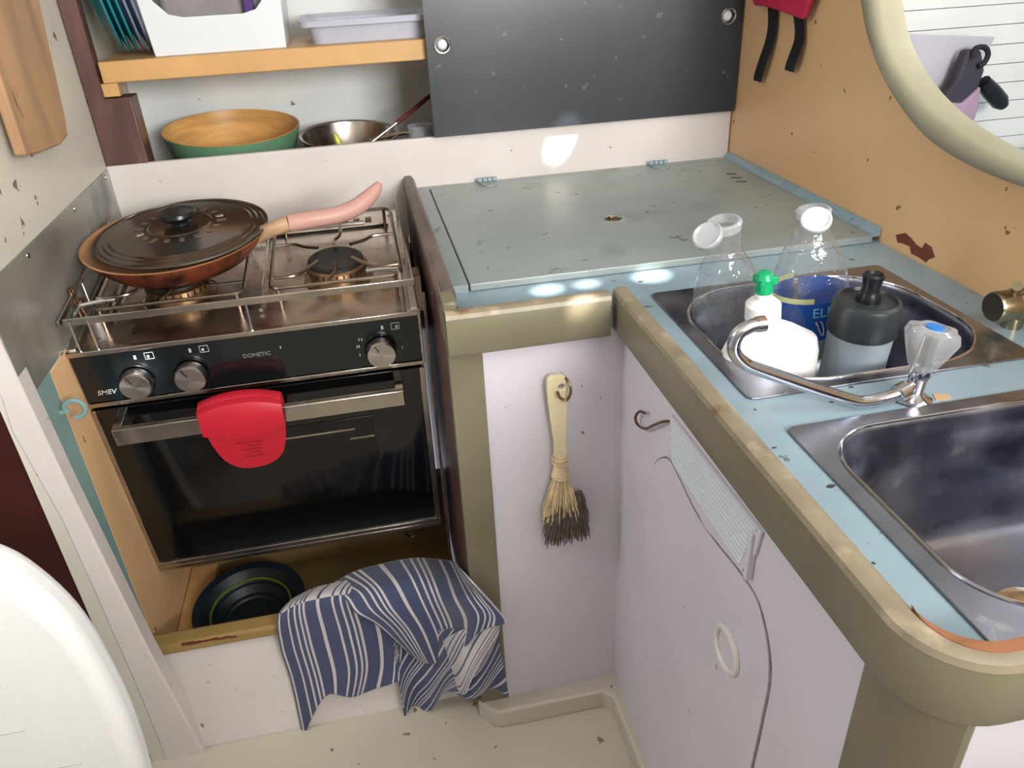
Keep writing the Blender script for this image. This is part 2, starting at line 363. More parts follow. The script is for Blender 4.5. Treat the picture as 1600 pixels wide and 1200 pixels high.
# dark side board beside the cooker with a worn grey top
sb = thing('side_board', 'worn grey-brown board standing between cooker and teal worktop', 'board', (-.195, 0, .2))
MB().box(-.007, .006, -.553, -.001, 0, .700).build('panel', brown, parent=sb)
m = MB(); prof = [(-.009, .700), (-.009, .716), (-.004, .723), (.006, .723), (.011, .716), (.011, .700)]
m.rings([[(x, -.002, z) for x, z in prof], [(x, -.545, z) for x, z in prof]]).build('cap', greybrown, parent=sb)
# worktop
out = [(-.181, -.574), (-.02, -.574), (.004, -.580), (.012, -.60), (.012, -1.10), (.018, -1.125), (.035, -1.14), (.06, -1.146), (XR - .001, -1.146), (XR - .001, -.001), (-.181, -.001)]
wt = thing('worktop', 'chipped teal painted L-shaped worktop holding both sinks', 'worktop', (0, 0, .862))
MB().plate(out, [s1, s2], XY, 0, .028).build('slab', teal, parent=wt)
MB().box(-.181, -.1605, -.482, -.001, .028, .038).build('edge_strip', tealhatch, parent=wt)
MB().box(-.1605, XR - .004, -.018, -.001, .028, .038).build('back_strip', tealhatch, parent=wt)
m = MB(); m.rings([[(XR - .012, y, .036), (XR - .001, y, .036), (XR - .001, y, .048), (XR - .005, y, .046), (XR - .010, y, .041)] for y in (-.48, -.002)]); m.build('corner_bead', teal, parent=wt)
m = MB()
for px, py, s_ in ((1297, 760, 5), (1330, 605, 3), (1600, 470, 3), (1300, 628, 3), (1210, 700, 2), (1180, 640, 2), (1000, 440, 4), (1360, 905, 3), (1365, 880, 2)):
    q = B(px, py, 'z', .89)
    if q.x > .41: continue
    n = 8; m.prism([(q.x + math.cos(2 * PI * k / n) * s_ * .0006 * random.uniform(.5, 1.4) * 1.6, q.y + math.sin(2 * PI * k / n) * s_ * .0006 * random.uniform(.5, 1.3), .0278) for k in range(n)], (0, 0, .0005))
m.each('paint_chip', chipd, parent=wt)
q = B(1470, 620, 'z', .89); MB().prism([(q.x - .009, q.y - .005, .0278), (q.x + .006, q.y - .006, .0278), (q.x + .009, q.y + .001, .0278), (q.x - .004, q.y + .006, .0278)], (0, 0, .001)).build('filler_patch', filler, parent=wt)
# icebox hatch
ht = thing('icebox_hatch', 'large teal hinged hatch lid with a recessed pull ring', 'hatch', (0, 0, .8905))
pc = B(957, 341, 'z', .9)
MB().plate([(-.1585, -.483), (XR - .014, -.483), (XR - .014, -.0195), (-.1585, -.0195)], [circ(pc.x, pc.y, .0135, 20)], XY, 0, .0098).build('lid', tealhatch, parent=ht, smooth=0, bevel=.0015)
m = MB(); m.lathe([(.0001, -.003), (.014, -.003), (.014, -.001)], (pc.x, pc.y, .004)); m.build('ring_recess', chipd, parent=ht)
m = MB(); m.tube([(pc.x + .0085 * math.cos(a), pc.y + .0085 * math.sin(a), .0085) for a in np.linspace(0, 2 * PI, 24, endpoint=False)], .0016, 8, closed=True); m.box(pc.x - .002, pc.x + .002, pc.y - .012, pc.y + .012, .006, .008); m.build('pull_ring', brass, parent=ht)
m = MB()
for k in range(26):
    t_ = 2 * PI * k / 26; r_ = .0165 + random.uniform(0, .006); m.box(pc.x + r_ * math.cos(t_) - .002, pc.x + r_ * math.cos(t_) + .002, pc.y + r_ * math.sin(t_) * .9 - .0015, pc.y + r_ * math.sin(t_) * .9 + .0015, .0095, .0101)
m.build('worn_edge', mat('dirty pale paint', (150, 158, 148), .6, mott=.2, mscale=80), parent=ht)
for px, py in ((767, 291), (1040, 264)):
    q = B(px, py, 'z', .902); q = Vector((q.x, q.y, 0))
    m = MB(); m.plate([(q.x - .016, -.012), (q.x + .016, -.012), (q.x + .014, -.036), (q.x + .006, -.045), (q.x - .006, -.045), (q.x - .014, -.036)], [], XY, .0097, .0120)
    h = m.build('hinge', tealhatch, parent=ht, bevel=.0008)
    m = MB()
    for k in range(4): m.tube([(q.x - .018 + k * .009, -.014, .0150), (q.x - .0105 + k * .009, -.014, .0150)], .0042, 10)
    m.each('knuckle', teal, parent=h)
m = MB(); 
for px, py, ang in ((1150, 278, -.5), (1158, 284, -.5), (1143, 272, -.5)):
    q = B(px, py, 'z', .9); m.box(-.009, .009, -.0025, .002, .0097, .0103, Matrix.Translation((q.x, q.y, 0)) @ Matrix.Rotation(ang, 4, 'Z'))
m.each('paint_chip', chipd, parent=ht)

# olive fiddle rail
path = [(-.203, -.585), (-.008, -.585)]
pathB = [(.0095, -.574)] + [(.0095, y) for y in np.linspace(-.60, -1.105, 14)] + [(.0095 + .043 * (1 - math.cos(a)), -1.105 - .043 * math.sin(a)) for a in np.linspace(.12, PI / 2, 10)] + [(x, -1.148) for x in np.linspace(.07, .414, 9)]
def railsec(path, w_, z0, z1, top=False):
    R = []
    for i, p in enumerate(path):
        a = Vector(path[max(0, i - 1)]); b_ = Vector(path[min(len(path) - 1, i + 1)]); t = (b_ - a).normalized(); n = Vector((t.y, -t.x))   # right-hand side
        pr_ = [(-w_, z0), (w_ * .8, z0), (w_, z0 + .003), (w_, z1 - .006), (w_ * .8, z1 - .002), (w_ * .4, z1), (-w_ * .5, z1), (-w_ * .85, z1 - .002), (-w_, z1 - .006)]
        if top: pr_ = [(w_ * 1.03, z1 - .0065), (w_ * .84, z1 - .0018), (w_ * .42, z1 + .0004), (-w_ * .5, z1 + .0004), (-w_ * .88, z1 - .0018), (-w_ * .9, z1 - .005)]
        R.append([(p[0] + n.x * d_, p[1] + n.y * d_, z) for d_, z in pr_])
    return R
fr = thing('fiddle_rail', 'thick olive painted rail running around the worktop edge with worn top', 'rail', (0, 0, .858))
MB().rings(railsec(path, .010, 0, .054)).build('back_rail', olive, parent=fr)
MB().rings(railsec(path, .010, 0, .054, True)).build('worn_top', railtop, parent=fr)
MB().rings(railsec(pathB, .0095, 0, .054)).build('front_rail', olive, parent=fr)
MB().rings(railsec(pathB, .0095, 0, .054, True)).build('worn_top', railtop, parent=fr)
cut = [p for p in pathB if p[1] < -1.10]
m = MB(); R = []
for i, p in enumerate(cut):
    a = Vector(cut[max(0, i - 1)]); b_ = Vector(cut[min(len(cut) - 1, i + 1)]); t = (b_ - a).normalized(); n = Vector((t.y, -t.x))
    k = math.sin(PI * min(1, (i + .3) / (len(cut) - 1)))
    R.append([(p[0] + n.x * d_, p[1] + n.y * d_, z) for d_, z in ((-.0097, .050), (-.0075, .0549), (-.0092 + .010 * k, .0551), (-.0092 + .010 * k, .0540), (-.0097, .044))])
m.rings(R).build('bare_wood', rawwood, parent=fr)
m = MB(); m.box(-.2035, -.187, -.578, -.52, 0, .062); m.build('end_block', olive, parent=fr, bevel=.003)

# cabinet door and vent on the peninsula front
def pen(pts, x): return [(x, p[0], p[1]) for p in pts]
dpts = [B(*p, 'x', .012) for p in ((1010, 770), (1020, 728), (1040, 717), (1058, 748), (1082, 798), (1115, 848), (1154, 898), (1183, 950), (1199, 1045), (1186, 1130), (1170, 1205), (1155, 1290), (1010, 1290), (988, 1205), (990, 1010), (1002, 860))]
dp = smooth_path([Vector((0, p.y, p.z - .2)) for p in dpts], 5, closed=True); dp = [(p.y, max(.035, p.z)) for p in dp]
cen = B(1133, 1015, 'x', .01)
pull = circ(cen.y, cen.z - .2, .0205, 28, 1.0)
dr = MB().plate(dp, [pull], YZ, .0128, .0148).build('door', panelw, parent=unit, smooth=0, bevel=.0006)
dpo = [(y + (y - (-.82)) * .014, z + (z - .36) * .006) for y, z in dp]
MB().plate(dpo, [], YZ, .0143, .0152).build('door_gap', mat('dark door seam', (120, 116, 122), .8, mott=.2, mscale=60), parent=unit, smooth=0)
MB().lathe([(.0001, 0), (.0205, 0), (.0205, .004)], (.0125, cen.y, cen.z - .2), axis='x').build('pull_recess', panelw, parent=dr)
m = MB(); m.tube([(.0115, cen.y + .0225 * math.cos(a), cen.z - .2 + .0225 * math.sin(a)) for a in np.linspace(0, 2 * PI, 32, endpoint=False)], .0035, 8, closed=True); m.build('pull_ring', white, parent=dr)
m = MB(); q = [B(*p, 'x', .012) for p in ((1048, 648), (1190, 832), (1180, 866), (1160, 893), (1102, 824), (1050, 722))]
qq = [(p.y, p.z - .2) for p in q]
vt = MB().plate(qq, [], YZ, .0115, .0149).build('vent', panelw, parent=unit, bevel=.0008)
m = MB(); z0, z1 = min(p[1] for p in qq), max(p[1] for p in qq)
for k in range(10):
    t = (k + .6) / 10.6
    A_ = Vector(qq[0]).lerp(Vector(qq[5]), t); D_ = Vector(qq[1]).lerp(Vector(qq[3]), t ** 1.0)
    a3 = Vector((.0112, A_.x - .004, A_.y)); d3 = Vector((.0112, D_.x + .006, D_.y))
    m.tube([a3, d3], .0014, 8)
m.build('slat', mat('vent slat paint', (204, 214, 222), .45, mott=.01), parent=vt)
m = MB(); a_ = B(1178, 830, 'x', .012); b_ = B(1170, 905, 'x', .012); m.box(.008, .0149, a_.y - .004, a_.y + .002, b_.z - .2, a_.z - .2); m.build('frame_strip', panelw, parent=unit, bevel=.001)

# ------------------------------------------------------------------ sinks
def sink(name, label, inner, outer, depth, zt, res=None):
    c = Vector((sum(p[0] for p in inner) / len(inner), sum(p[1] for p in inner) / len(inner))); t = thing(name, label, 'sink', (c.x, c.y, .8902))
    L = lambda P: [(p[0] - c.x, p[1] - c.y) for p in P]
    o, i = L(outer), L(inner)
    MB().plate(o, [i], XY, 0, .0022).build('flange', sinksteel, parent=t, smooth=0, bevel=.001)
    def sc_(k, z, n=None): return [(p[0] * k, p[1] * k, z) for p in i]
    R = [sc_(1.002, .0024), sc_(.992, .0012), sc_(.985, -.004), sc_(.978, -.012), sc_(.972, -.022), sc_(.95, -.028), sc_(.93, -depth * .6), sc_(.915, -depth * .82), sc_(.87, -depth * .94), sc_(.78, -depth), sc_(.4, -depth - .002), sc_(.09, -depth - .003)]
    MB().rings(R, cap0=False, cap1=True).build('bowl', sinksteel, parent=t, smooth=60)
    m = MB(); m.tube([(p[0] * .995, p[1] * .995, .0026) for p in i], .0016, 8, closed=True); m.build('lip', chrome, parent=t)
    m = MB(); m.lathe([(.0001, 0), (.026, 0), (.03, .002), (.033, 0)], (0, 0, -depth - .002)); m.build('drain', chrome, parent=t)
    return t
o1 = rr(.052, .361, -.824, -.560, .008, 3); o2 = rr(.060, .414, -1.135, -.876, .008, 3)
sA = sink('small_sink', 'small steel sink behind the swan tap, filled with drying bottles', s1, o1, .125, .892, 1)
sB = sink('large_sink', 'empty steel sink nearest the camera with brown residue at its drain', s2, o2, .14, .892)
q = B(1588, 935, 'z', .757); m = MB()
m.plate([(q.x - sB.location.x + .026 * math.cos(a) * random.uniform(.8, 1.2), q.y - sB.location.y + .015 * math.sin(a) * random.uniform(.8, 1.2)) for a in np.linspace(0, 2 * PI, 18, endpoint=False)], [], XY, -.1425, -.139); m.build('residue', residue, parent=sB)

# ------------------------------------------------------------------ cooker (tilted in its gimbal), local frame: x right, y back, z up, origin at front top left
T = .119; ST = (-.6811, -.397, .8362)
Ms = Matrix.Rotation(T, 4, 'X')
ck = thing('gimballed_cooker', 'black and steel two-burner gas cooker with oven', 'cooker', ST, (T, 0, 0))
def bx(name, m_, *a, bevel=.0008, parent=None, **k):
    return MB().box(*a).build(name, m_, parent=parent or ck, bevel=bevel, **k)
bx('body', gasket, .006, .454, .012, .325, -.40, -.012)
hb = MB().plate([(0, .0), (.46, 0), (.46, .345), (0, .345)], [circ(.125, .135, .052), circ(.352, .135, .052)], XY, -.012, -.003).build('hob', hobsteel, parent=ck, smooth=0, bevel=.002)
m = MB()
for cx in (.125, .352): m.lathe([(.052, 0), (.045, -.006), (.0001, -.007)], (cx, .135, -.003))
m.each('burner_dish', hobsteel, parent=hb)
m = MB(); m.box(0, .012, .002, .343, -.003, .004); m.box(.448, .46, .002, .343, -.003, .004); m.box(0, .46, .335, .345, -.003, .004); m.each('edge', hobsteel, parent=hb, bevel=.002)
bx('front_trim', steel, -.001, .461, -.0035, .006, -.006, .001)
cp = bx('control_panel', panelblack, .0015, .4585, -.002, .012, -.081, -.006, parent=ck)
bx('lower_trim', steel, .001, .459, -.0035, .008, -.0885, -.082)
bx('side_trim', steel, .4565, .4605, -.0035, .01, -.087, 0, parent=ck)
anis = mat('spun knob steel', (196, 190, 188), .26, metal=1, mott=.02)
nb = anis.node_tree.nodes['Principled BSDF']; nb.inputs['Anisotropic'].default_value = .85
tg = anis.node_tree.nodes.new('ShaderNodeTangent'); tg.direction_type = 'RADIAL'; tg.axis = 'Y'
# radial tangent needs the knob's own centre, so each face is built about its own origin
def knob(x, z):
    o = MB().lathe([(.0001, -.0), (.023, 0), (.023, .002), (.0225, .0025)], (0, 0, 0), axis='y').build('knob', blackp, parent=ck); o.location = (x, -.002, z)
    m = MB(); m.lathe([(.0175, .0), (.0205, .003), (.0205, .017), (.0192, .0195), (.0001, .0198)], (0, -.0015, 0), axis='y', n=48); m.build('knob_face', anis, parent=o)
    m = MB(); M_ = Matrix.Rotation(math.radians(-25), 4, 'Y'); m.box(-.0006, .0006, -.0218, -.0210, .007, .019, M_); m.build('pointer', blackp, parent=o)
anis.node_tree.links.new(tg.outputs[0], nb.inputs['Tangent'])
for x, z in ((.074, -.051), (.144, -.051), (.400, -.052)): knob(x, z)
m = MB()
def mark(x, z, w_, h_): m.box(x - w_ / 2, x + w_ / 2, -.0025, -.0018, z - h_ / 2, z + h_ / 2)
for x in (.074, .144, .400):
    zz = -.017 if x < .3 else -.019
    x += .009
    mark(x - .003, zz, .003, .006)
    xx = x + .015
    for a in ((xx, zz + .005, .011, .0006), (xx, zz - .005, .011, .0006), (xx - .0055, zz, .0006, .010), (xx + .0055, zz, .0006, .010), (xx + (.002 if x > .3 else -.0015), zz - .001, .003, .004)): mark(*a)
for x, z in ((.372, -.034), (.376, -.034), (.368, -.045), (.371, -.045), (.370, -.059), (.430, -.056), (.404, -.031), (.266, -.030)): mark(x, z, .0011, .004)
m.each('marking', marking, parent=ck)
def put_text(name, txt, size, f, m_, parent, sx=1, bold=0):
    vs, fs = text(txt, size); mb = MB(); mb.add([f(v.x * sx, v.y, v.z) for v in vs], fs); return mb.build(name, m_, parent=parent, smooth=0)
put_text('maker_lettering', 'DOMETIC', .0085, lambda x, y, z: (.233 + x, -.0023 - z, -.037 + y), lettergrey, ck)
put_text('badge_lettering', 'SMEV', .0105, lambda x, y, z: (.030 + x + y * .25, -.0023 - z, -.066 + y), marking, ck)
# oven door
dz0, dz1 = -.404, -.094
dr = bx('oven_door', blackglass, .004, .456, -.002, .014, dz0, dz1)
bx('door_window', windowm, .105, .374, -.0035, -.001, -.325, -.168, parent=dr, bevel=.0004)
m = MB(); m.box(.24, .345, -.0038, -.0034, -.190, -.187); m.box(.335, .372, -.0038, -.0034, -.208, -.205); m.each('rack_wire', steel, parent=dr)
m = MB(); m.box(.0, .006, -.004, .014, dz0, dz1); m.box(.450, .459, -.004, .014, dz0, dz1); m.box(.0, .459, -.005, .014, dz0 - .008, dz0 + .001); m.each('door_frame', steel, parent=dr, bevel=.0008)
hd = bx('handle', steel, .030, .424, -.040, -.030, -.131, -.104, parent=dr, bevel=.0015)
m = MB(); m.box(.030, .042, -.032, -.001, -.131, -.104); m.box(.412, .424, -.032, -.001, -.131, -.104); m.each('handle_bracket', steel, parent=hd, bevel=.001)
m = MB(); m.box(0, .459, -.004, .10, dz0 - .018, dz0 - .009); m.build('bottom_trim', steel, parent=ck, bevel=.001)
q = Ms.inverted() @ (B(641, 828, 'y', -.335) - Vector(ST))
m = MB(); m.tube([(q.x - .009, q.y, q.z + .018), (q.x - .009, q.y, q.z - .008), (q.x - .006, q.y, q.z - .015), (q.x, q.y, q.z - .018), (q.x + .006, q.y, q.z - .015), (q.x + .009, q.y, q.z - .008), (q.x + .009, q.y, q.z + .018)], .0025, 8); m.build('latch_loop', steel, parent=ck)
# burners
for cx in (.125, .352):
    m = MB(); m.lathe([(.050, 0), (.049, .005), (.043, .007), (.041, .016), (.044, .019), (.0445, .027), (.040, .030)], (cx, .135, -.008)); bo = m.build('burner', burnerm, parent=ck)
    m = MB(); m.lathe([(.041, 0), (.0405, .004), (.036, .006), (.028, .004), (.0001, .004)], (cx, .135, .022)); m.build('burner_cap', burnerblack, parent=bo)
    m = MB()
    for k in range(28):
        a = 2 * PI * k / 28; m.box(.0435, .0455, -.0012, .0012, .012, .018, Matrix.Translation((cx, .135, 0)) @ Matrix.Rotation(a, 4, 'Z'))
    m.build('burner_port', burnerblack, parent=bo)
# pan supports
def grate(x0, x1, y0, y1, cx, cy, nm):
    z = .032; r = .0026; m = MB()
    m.tube([(p[0], p[1], z) for p in rr(x0, x1, y0, y1, .014, 5)], r, 8, closed=True)
    for px, py in ((x0 + .01, y0 + .004), (x1 - .01, y0 + .004), (x0 + .01, y1 - .004), (x1 - .01, y1 - .004)): m.tube([(px, py, z), (px, py, -.004)], r, 8)
    for sx, sy in ((-1, -1), (1, -1), (-1, 1), (1, 1)):
        ex = x0 if sx < 0 else x1
        m.tube(smooth_path([(ex, cy + sy * .052, z), (cx + sx * .060, cy + sy * .052, z), (cx + sx * .045, cy + sy * .040, z), (cx + sx * .024, cy + sy * .022, z + .004)], 4), r, 8)
    for sy in (-1, 1):
        m.tube(smooth_path([(cx + sy * .01, y0 if sy < 0 else y1, z), (cx + sy * .01, cy + sy * .075, z), (cx, cy + sy * .05, z), (cx, cy + sy * .03, z + .003)], 4), r, 8)
    g = m.build('pan_support', wire, parent=ck)
grate(.028, .226, .05, .275, .125, .135, 'l'); grate(.262, .444, .05, .288, .352, .135, 'r')
m = MB(); m.tube([(.244, .05, .002), (.244, .29, .002)], .003, 8); m.tube([(.036, .06, .006), (.036, .25, .006)], .005, 8); m.each('hob_rib', hobsteel, parent=ck)
# rear grille
m = MB(); m.plate([(.10, .296), (.440, .296), (.440, .334), (.10, .334)], [[(x - .0052, .302), (x + .0052, .302), (x + .0052, .326), (x - .0052, .326)] for x in [.115 + .0195 * k for k in range(16)]], XY, .001, .0035); gl = m.build('rear_grille', mat('pale grille steel', (206, 198, 186), .35, metal=.7, mott=.05), parent=ck, smooth=0)
bx('grille_slot', gasket, .105, .436, .299, .330, -.0028, .0006, parent=gl, bevel=0)
m = MB(); m.tube([(.235, .285, .014), (.40, .280, .014)], .004, 8); m.tube([(.05, .288, .006), (.24, .286, .010)], .0035, 8); m.each('lid_hinge_bar', steel, parent=ck)
# hob fiddle
fd = MB(); fd.box(.012, .458, -.001, .002, .040, .050); fd.box(.004, .007, .0, .33, .040, .048); fd.box(.4545, .4575, .0, .33, .040, .048)
fdo = fd.build('fiddle_bar', steel, parent=ck, bevel=.0006)
m = MB()
for x, y in ((.018, .0005), (.040, .0005), (.235, .0005), (.44, .0005), (.0055, .12), (.0055, .30), (.456, .12), (.456, .30)): m.tube([(x, y, -.003), (x, y, .045)], .0018, 8)
m.each('fiddle_post', chrome, parent=fdo)
for sx, x0 in ((1, .02), (-1, .44)):
    m = MB(); m.tube([(x0, .004, .044), (x0, .045, .044), (x0 + sx * .026, .050, .044), (x0 + sx * .045, .050, .044)], .003, 8); m.build('pan_clamp', chrome, parent=fdo)
m = MB(); m.tube([(.008, .07, -.003), (.004, .075, .055)], .0025, 8); m.tube([(.012, .078, -.003), (.004, .082, .055)], .0018, 8); m.lathe([(.0001, 0), (.006, 0), (.006, .003), (.0001, .003)], (.010, .08, .03), axis='x', n=16); m.build('clamp_screw', brass, parent=ck)
m = MB(); m.tube([(.468, .20, -.05), (.468, .20, .02)], .002, 8); m.box(.462, .472, .10, .13, -.06, .0); m.each('gimbal_bracket', steel, parent=ck)
m = MB(); m.box(.4645, .4685, -.03, -.022, -.47, .04); m.build('side_rod', greybrown, parent=ck, bevel=.001)

# frying pan, lid, grip: standing on the left burner, tipped slightly to the front
def onhob(x, y, z): return Ms @ Vector((x, y, z)) + Vector(ST)
pan_c = onhob(.135, .163, .0385)
fp = thing('frying_pan', 'scorched copper-brown frying pan with a pink handle on the left burner', 'pan', pan_c, (T - .025, -.015, 0))
m = MB(); m.lathe([(.0001, 0), (.088, 0), (.098, .004), (.116, .022), (.1265, .036), (.128, .039), (.1245, .039), (.1145, .023), (.095, .007), (.0001, .005)], n=64); m.build('pan_body', copper, parent=fp)
m = MB(); m.lathe([(.1280, .0391), (.1243, .0393), (.1142, .0233), (.095, .0073), (.0001, .0055)], n=64); m.build('pan_inside', panin, parent=fp)
hp = [(.112, -.022, .030), (.140, -.026, .041), (.162, -.026, .046), (.195, -.024, .047), (.230, -.016, .046), (.260, -.004, .050), (.285, .010, .062), (.298, .018, .074)]
m = MB(); sp = smooth_path(hp[:3], 8); m.tube(sp, [.011 + .002 * math.sin(k) * 0 for k in range(len(sp))], 14); m.build('handle_neck', mat('stained neck metal', (196, 164, 132), .4, metal=.4, mott=.12, mscale=30), parent=fp)
sp = smooth_path(hp[2:], 8); n_ = len(sp); m = MB(); m.tube(sp, [(.0125 if k < n_ * .6 else .0125 * (1 - .78 * ((k - n_ * .6) / (n_ * .4)) ** 2)) for k in range(n_)], 16); m.build('pan_handle', pink, parent=fp)
lid = thing('pan_lid', 'dark domed pan lid with black knob lying on the frying pan', 'lid', pan_c + Matrix.Rotation(T - .025, 3, 'X') @ Vector((.010, -.001, .0412)), (T - .025, -.015, 0)); lid.scale = (1, 1, .72)
m = MB(); m.lathe([(.116, .0015), (.1185, .003), (.118, .004), (.115, .0035), (.112, .006), (.107, .006), (.104, .0085), (.099, .0085), (.096, .011), (.06, .016), (.045, .0175), (.042, .0195), (.0001, .021)], n=72); m.build('dome', lidsteel, parent=lid, smooth=25)
m = MB(); m.tube([(.1180 * math.cos(a), .1180 * math.sin(a), .003) for a in np.linspace(0, 2 * PI, 64, endpoint=False)], .0024, 8, closed=True); m.build('lid_rim', lidrim, parent=lid)
m = MB()
for k in range(18):
    a = 2 * PI * k / 18; m.box(.050, .060 if k % 3 else .064, -.0032, .0032, .0163, .0176, Matrix.Rotation(a, 4, 'Z'))
m.each('embossed_mark', mat('worn lid marks', (150, 138, 124), .3, metal=.8, mott=.1), parent=lid)
m = MB(); m.lathe([(.016, .019), (.013, .025), (.015, .029), (.023, .033), (.0255, .039), (.024, .045), (.017, .0485), (.0001, .0495)], n=40); m.build('lid_knob', blackp, parent=lid)

# red silicone pot holder hooked over the oven handle
gp = thing('silicone_pot_holder', 'red silicone pot holder hooked over the oven door handle', 'pot holder', onhob(.202, -.036, -.1), (T, 0, 0))
topc = [(-.056, .014), (-.040, .022), (-.015, .0265), (.015, .027), (.040, .023), (.055, .015)]
low = [(.055, .015), (.054, -.02), (.050, -.048), (.040, -.075), (.020, -.090), (-.005, -.093), (-.024, -.088), (-.040, -.070), (-.050, -.035), (-.056, .014)]
lp = [(p.x, p.y) for p in smooth_path([(a, b_, 0) for a, b_ in low], 6)]
m = MB(); m.plate(lp + [(p.x, p.y) for p in smooth_path([(a, b_, 0) for a, b_ in topc], 6)][1:-1], [], XZ, -.0165, -.012); m.build('pad', red, parent=gp, bevel=.0018, smooth=0)
m = MB(); R = []
for k in range(13):
    t = -1 + 2 * k / 12; zt = .0265 - .012 * t * t; zb = -.034 + .012 * t * t; x = t * .055
    R.append([(x, .012, zt - .03), (x, .012, zt - .004), (x, .004, zt + .003), (x, -.010, zt + .001), (x, -.019, zt - .006), (x, -.0225, -.012), (x, -.022, zb), (x, -.0185, zb), (x, -.0185, -.012), (x, -.016, zt - .009), (x, -.008, zt - .003), (x, .003, zt - .002), (x, .0085, zt - .006), (x, .009, zt - .03)])
m.rings(R).build('pocket', red, parent=gp, smooth=50)
m = MB()
for k, (w_, dx) in enumerate(((.034, 0), (.018, .004), (.026, .002), (.014, .004), (.024, .003))):
    x = -w_ / 2 + dx
    while x < w_ / 2 + dx: m.box(x, x + .0022, -.0170, -.0163, -.048 - k * .0062, -.045 - k * .0062); x += .0034
m.build('small_print', redink, parent=gp)

# steel splash sheet (screwed to the hull side)
m = MB(); m.box(XL + .0002, XL + .0016, -.534, -.001, .842, .981); ss = m.build('steel_splash_sheet', steelsheet, loc=(XL, -.27, .842)); tag(ss, 'dull grey steel sheet on the left wall beside the hob', 'splashback')
m = MB()
for y, z in ((-.02, .972), (-.20, .972), (-.40, .972), (-.52, .972), (-.02, .87)): m.lathe([(.004, 0), (.0035, .0012), (.0001, .0016)], (.0018, y + .27, z - .842), axis='x', n=14)
m.each('screw', steel, parent=ss)
# cutting board on the left wall
bp_ = [B(*p, 'x', XL + .024) for p in ((42, 243), (60, 240), (96, 226), (107, 212), (104, 190), (62, 0), (20, -190), (-95, -190), (-20, 55))]
o = Vector((XL + .013, bp_[0].y, bp_[0].z)); m = MB(); m.prism([p for p in bp_], (-.0145, 0, 0)); cbd = m.build('cutting_board', boardm, loc=o, bevel=.003, smooth=30); tag(cbd, 'wooden cutting board hanging on the upper left wall', 'cutting board')
# teal hook on hull side
q = B(95, 640, 'x', XL + .004); m = MB(); m.tube([(XL + .001, q.y, q.z - .004), (XL + .012, q.y - .001, q.z - .003)] + [(XL + .021 - .012 * math.cos(a), q.y - .003, q.z + .012 * math.sin(a)) for a in np.linspace(.3, 5.0, 16)], .0032, 8)
tag(m.build('wall_hook', tealpale, loc=q), 'small teal painted hook on the teal strip left of the cooker', 'hook')

# ------------------------------------------------------------------ niche and shelf
post = MB(); post.box(XL + .001, XL + .028, .002, .03, .918, 1.86); post.box(XL + .001, XL + .067, .0022, .05, .918, 1.088)
tag(post.build('niche_post', brown, loc=(XL, 0, .918), bevel=.002), 'dark brown wooden post at the left end of the niche', 'post')
sh = thing('niche_shelf', 'tan painted wooden shelf above the bowls', 'shelf', (XL, 0, 1.11))
MB().box(.032, .80, .004, .205, 0, .032).build('shelf_board', tanshelf, parent=sh, bevel=.002)
MB().box(.024, .052, .006, .03, -.020, 0).build('bracket', tanshelf, parent=sh, bevel=.001)
# navy locker panel on the right of the niche
x0, x1 = -.141, XR - .004
kn = [B(691, 70, 'y', -.012), B(1138, 25, 'y', -.012)]
lk = thing('locker_panel', 'dark navy painted locker panel above the teal hatch', 'panel', (x0, 0, .9855))
MB().plate([(0, .001), (x1 - x0, .001), (x1 - x0, .60), (0, .60)], [circ(p.x - x0, p.z - .9855, .0115, 24) for p in kn], XZ, -.013, -.001).build('board', navy, parent=lk, smooth=0)
for p in kn:
    m = MB(); m.tube([(p.x - x0 + .0125 * math.cos(a), -.0135, p.z - .9855 + .0125 * math.sin(a)) for a in np.linspace(0, 2 * PI, 24, endpoint=False)], .0018, 8, closed=True); rg = m.build('catch_ring', steel, parent=lk)
    MB().lathe([(.0001, 0), (.010, .0), (.010, .002), (.007, .006), (.0001, .007)], (p.x - x0 + .001, -.0015, p.z - .9855), axis='y', n=24).build('catch_button', plastw, parent=rg)
# bowls
gb = thing('bamboo_bowl', 'green bamboo salad bowl with bare wooden inside', 'bowl', (-.497, .147, .9185), (math.radians(5), math.radians(2), 0))
m = MB(); m.lathe([(.0001, .002), (.050, 0), (.085, .016), (.110, .048), (.121, .088), (.118, .0885), (.106, .05), (.08, .02), (.0001, .008)], n=64); m.build('bowl_shell', green, parent=gb)
m = MB(); m.lathe([(.1205, .0884), (.1175, .0890), (.1055, .0505), (.0795, .0205), (.0001, .0086)], n=64); m.build('bowl_inside', bamboo, parent=gb)
sbw = thing('steel_bowl', 'shallow stainless steel bowl right of the green bowl', 'bowl', (-.288, .118, .922), (math.radians(5), math.radians(2), 0)); sbw.scale = (1.2, 1.2, .93)
m = MB(); m.lathe([(.0001, 0), (.045, 0), (.062, .02), (.073, .062), (.0765, .0635), (.0755, .065), (.071, .063), (.060, .022), (.044, .003), (.0001, .002)], n=56); m.build('bowl_shell', steel, parent=sbw)
m = MB(); m.tube([(.03, .01, .045), (.083, -.02, .068), (.10, -.026, .069)], .004, 8); m.build('handle', steel, parent=sbw)
q = B(527, 218, 'y', .085); m = MB(); m.tube([q + Vector((-.003, 0, .01)), q + Vector((.003, -.003, -.011))], [.004, .0055], 10); sg = m.build('yellow_sachet', mat('yellow green plastic', (196, 196, 60), .4, mott=.2, mscale=80), loc=q); tag(sg, 'tiny yellow-green item lying in the steel bowl', 'sachet')
gj = thing('glass_jar', 'small clear glass jar beside the navy locker panel', 'jar', (-.158, .075, .9185))
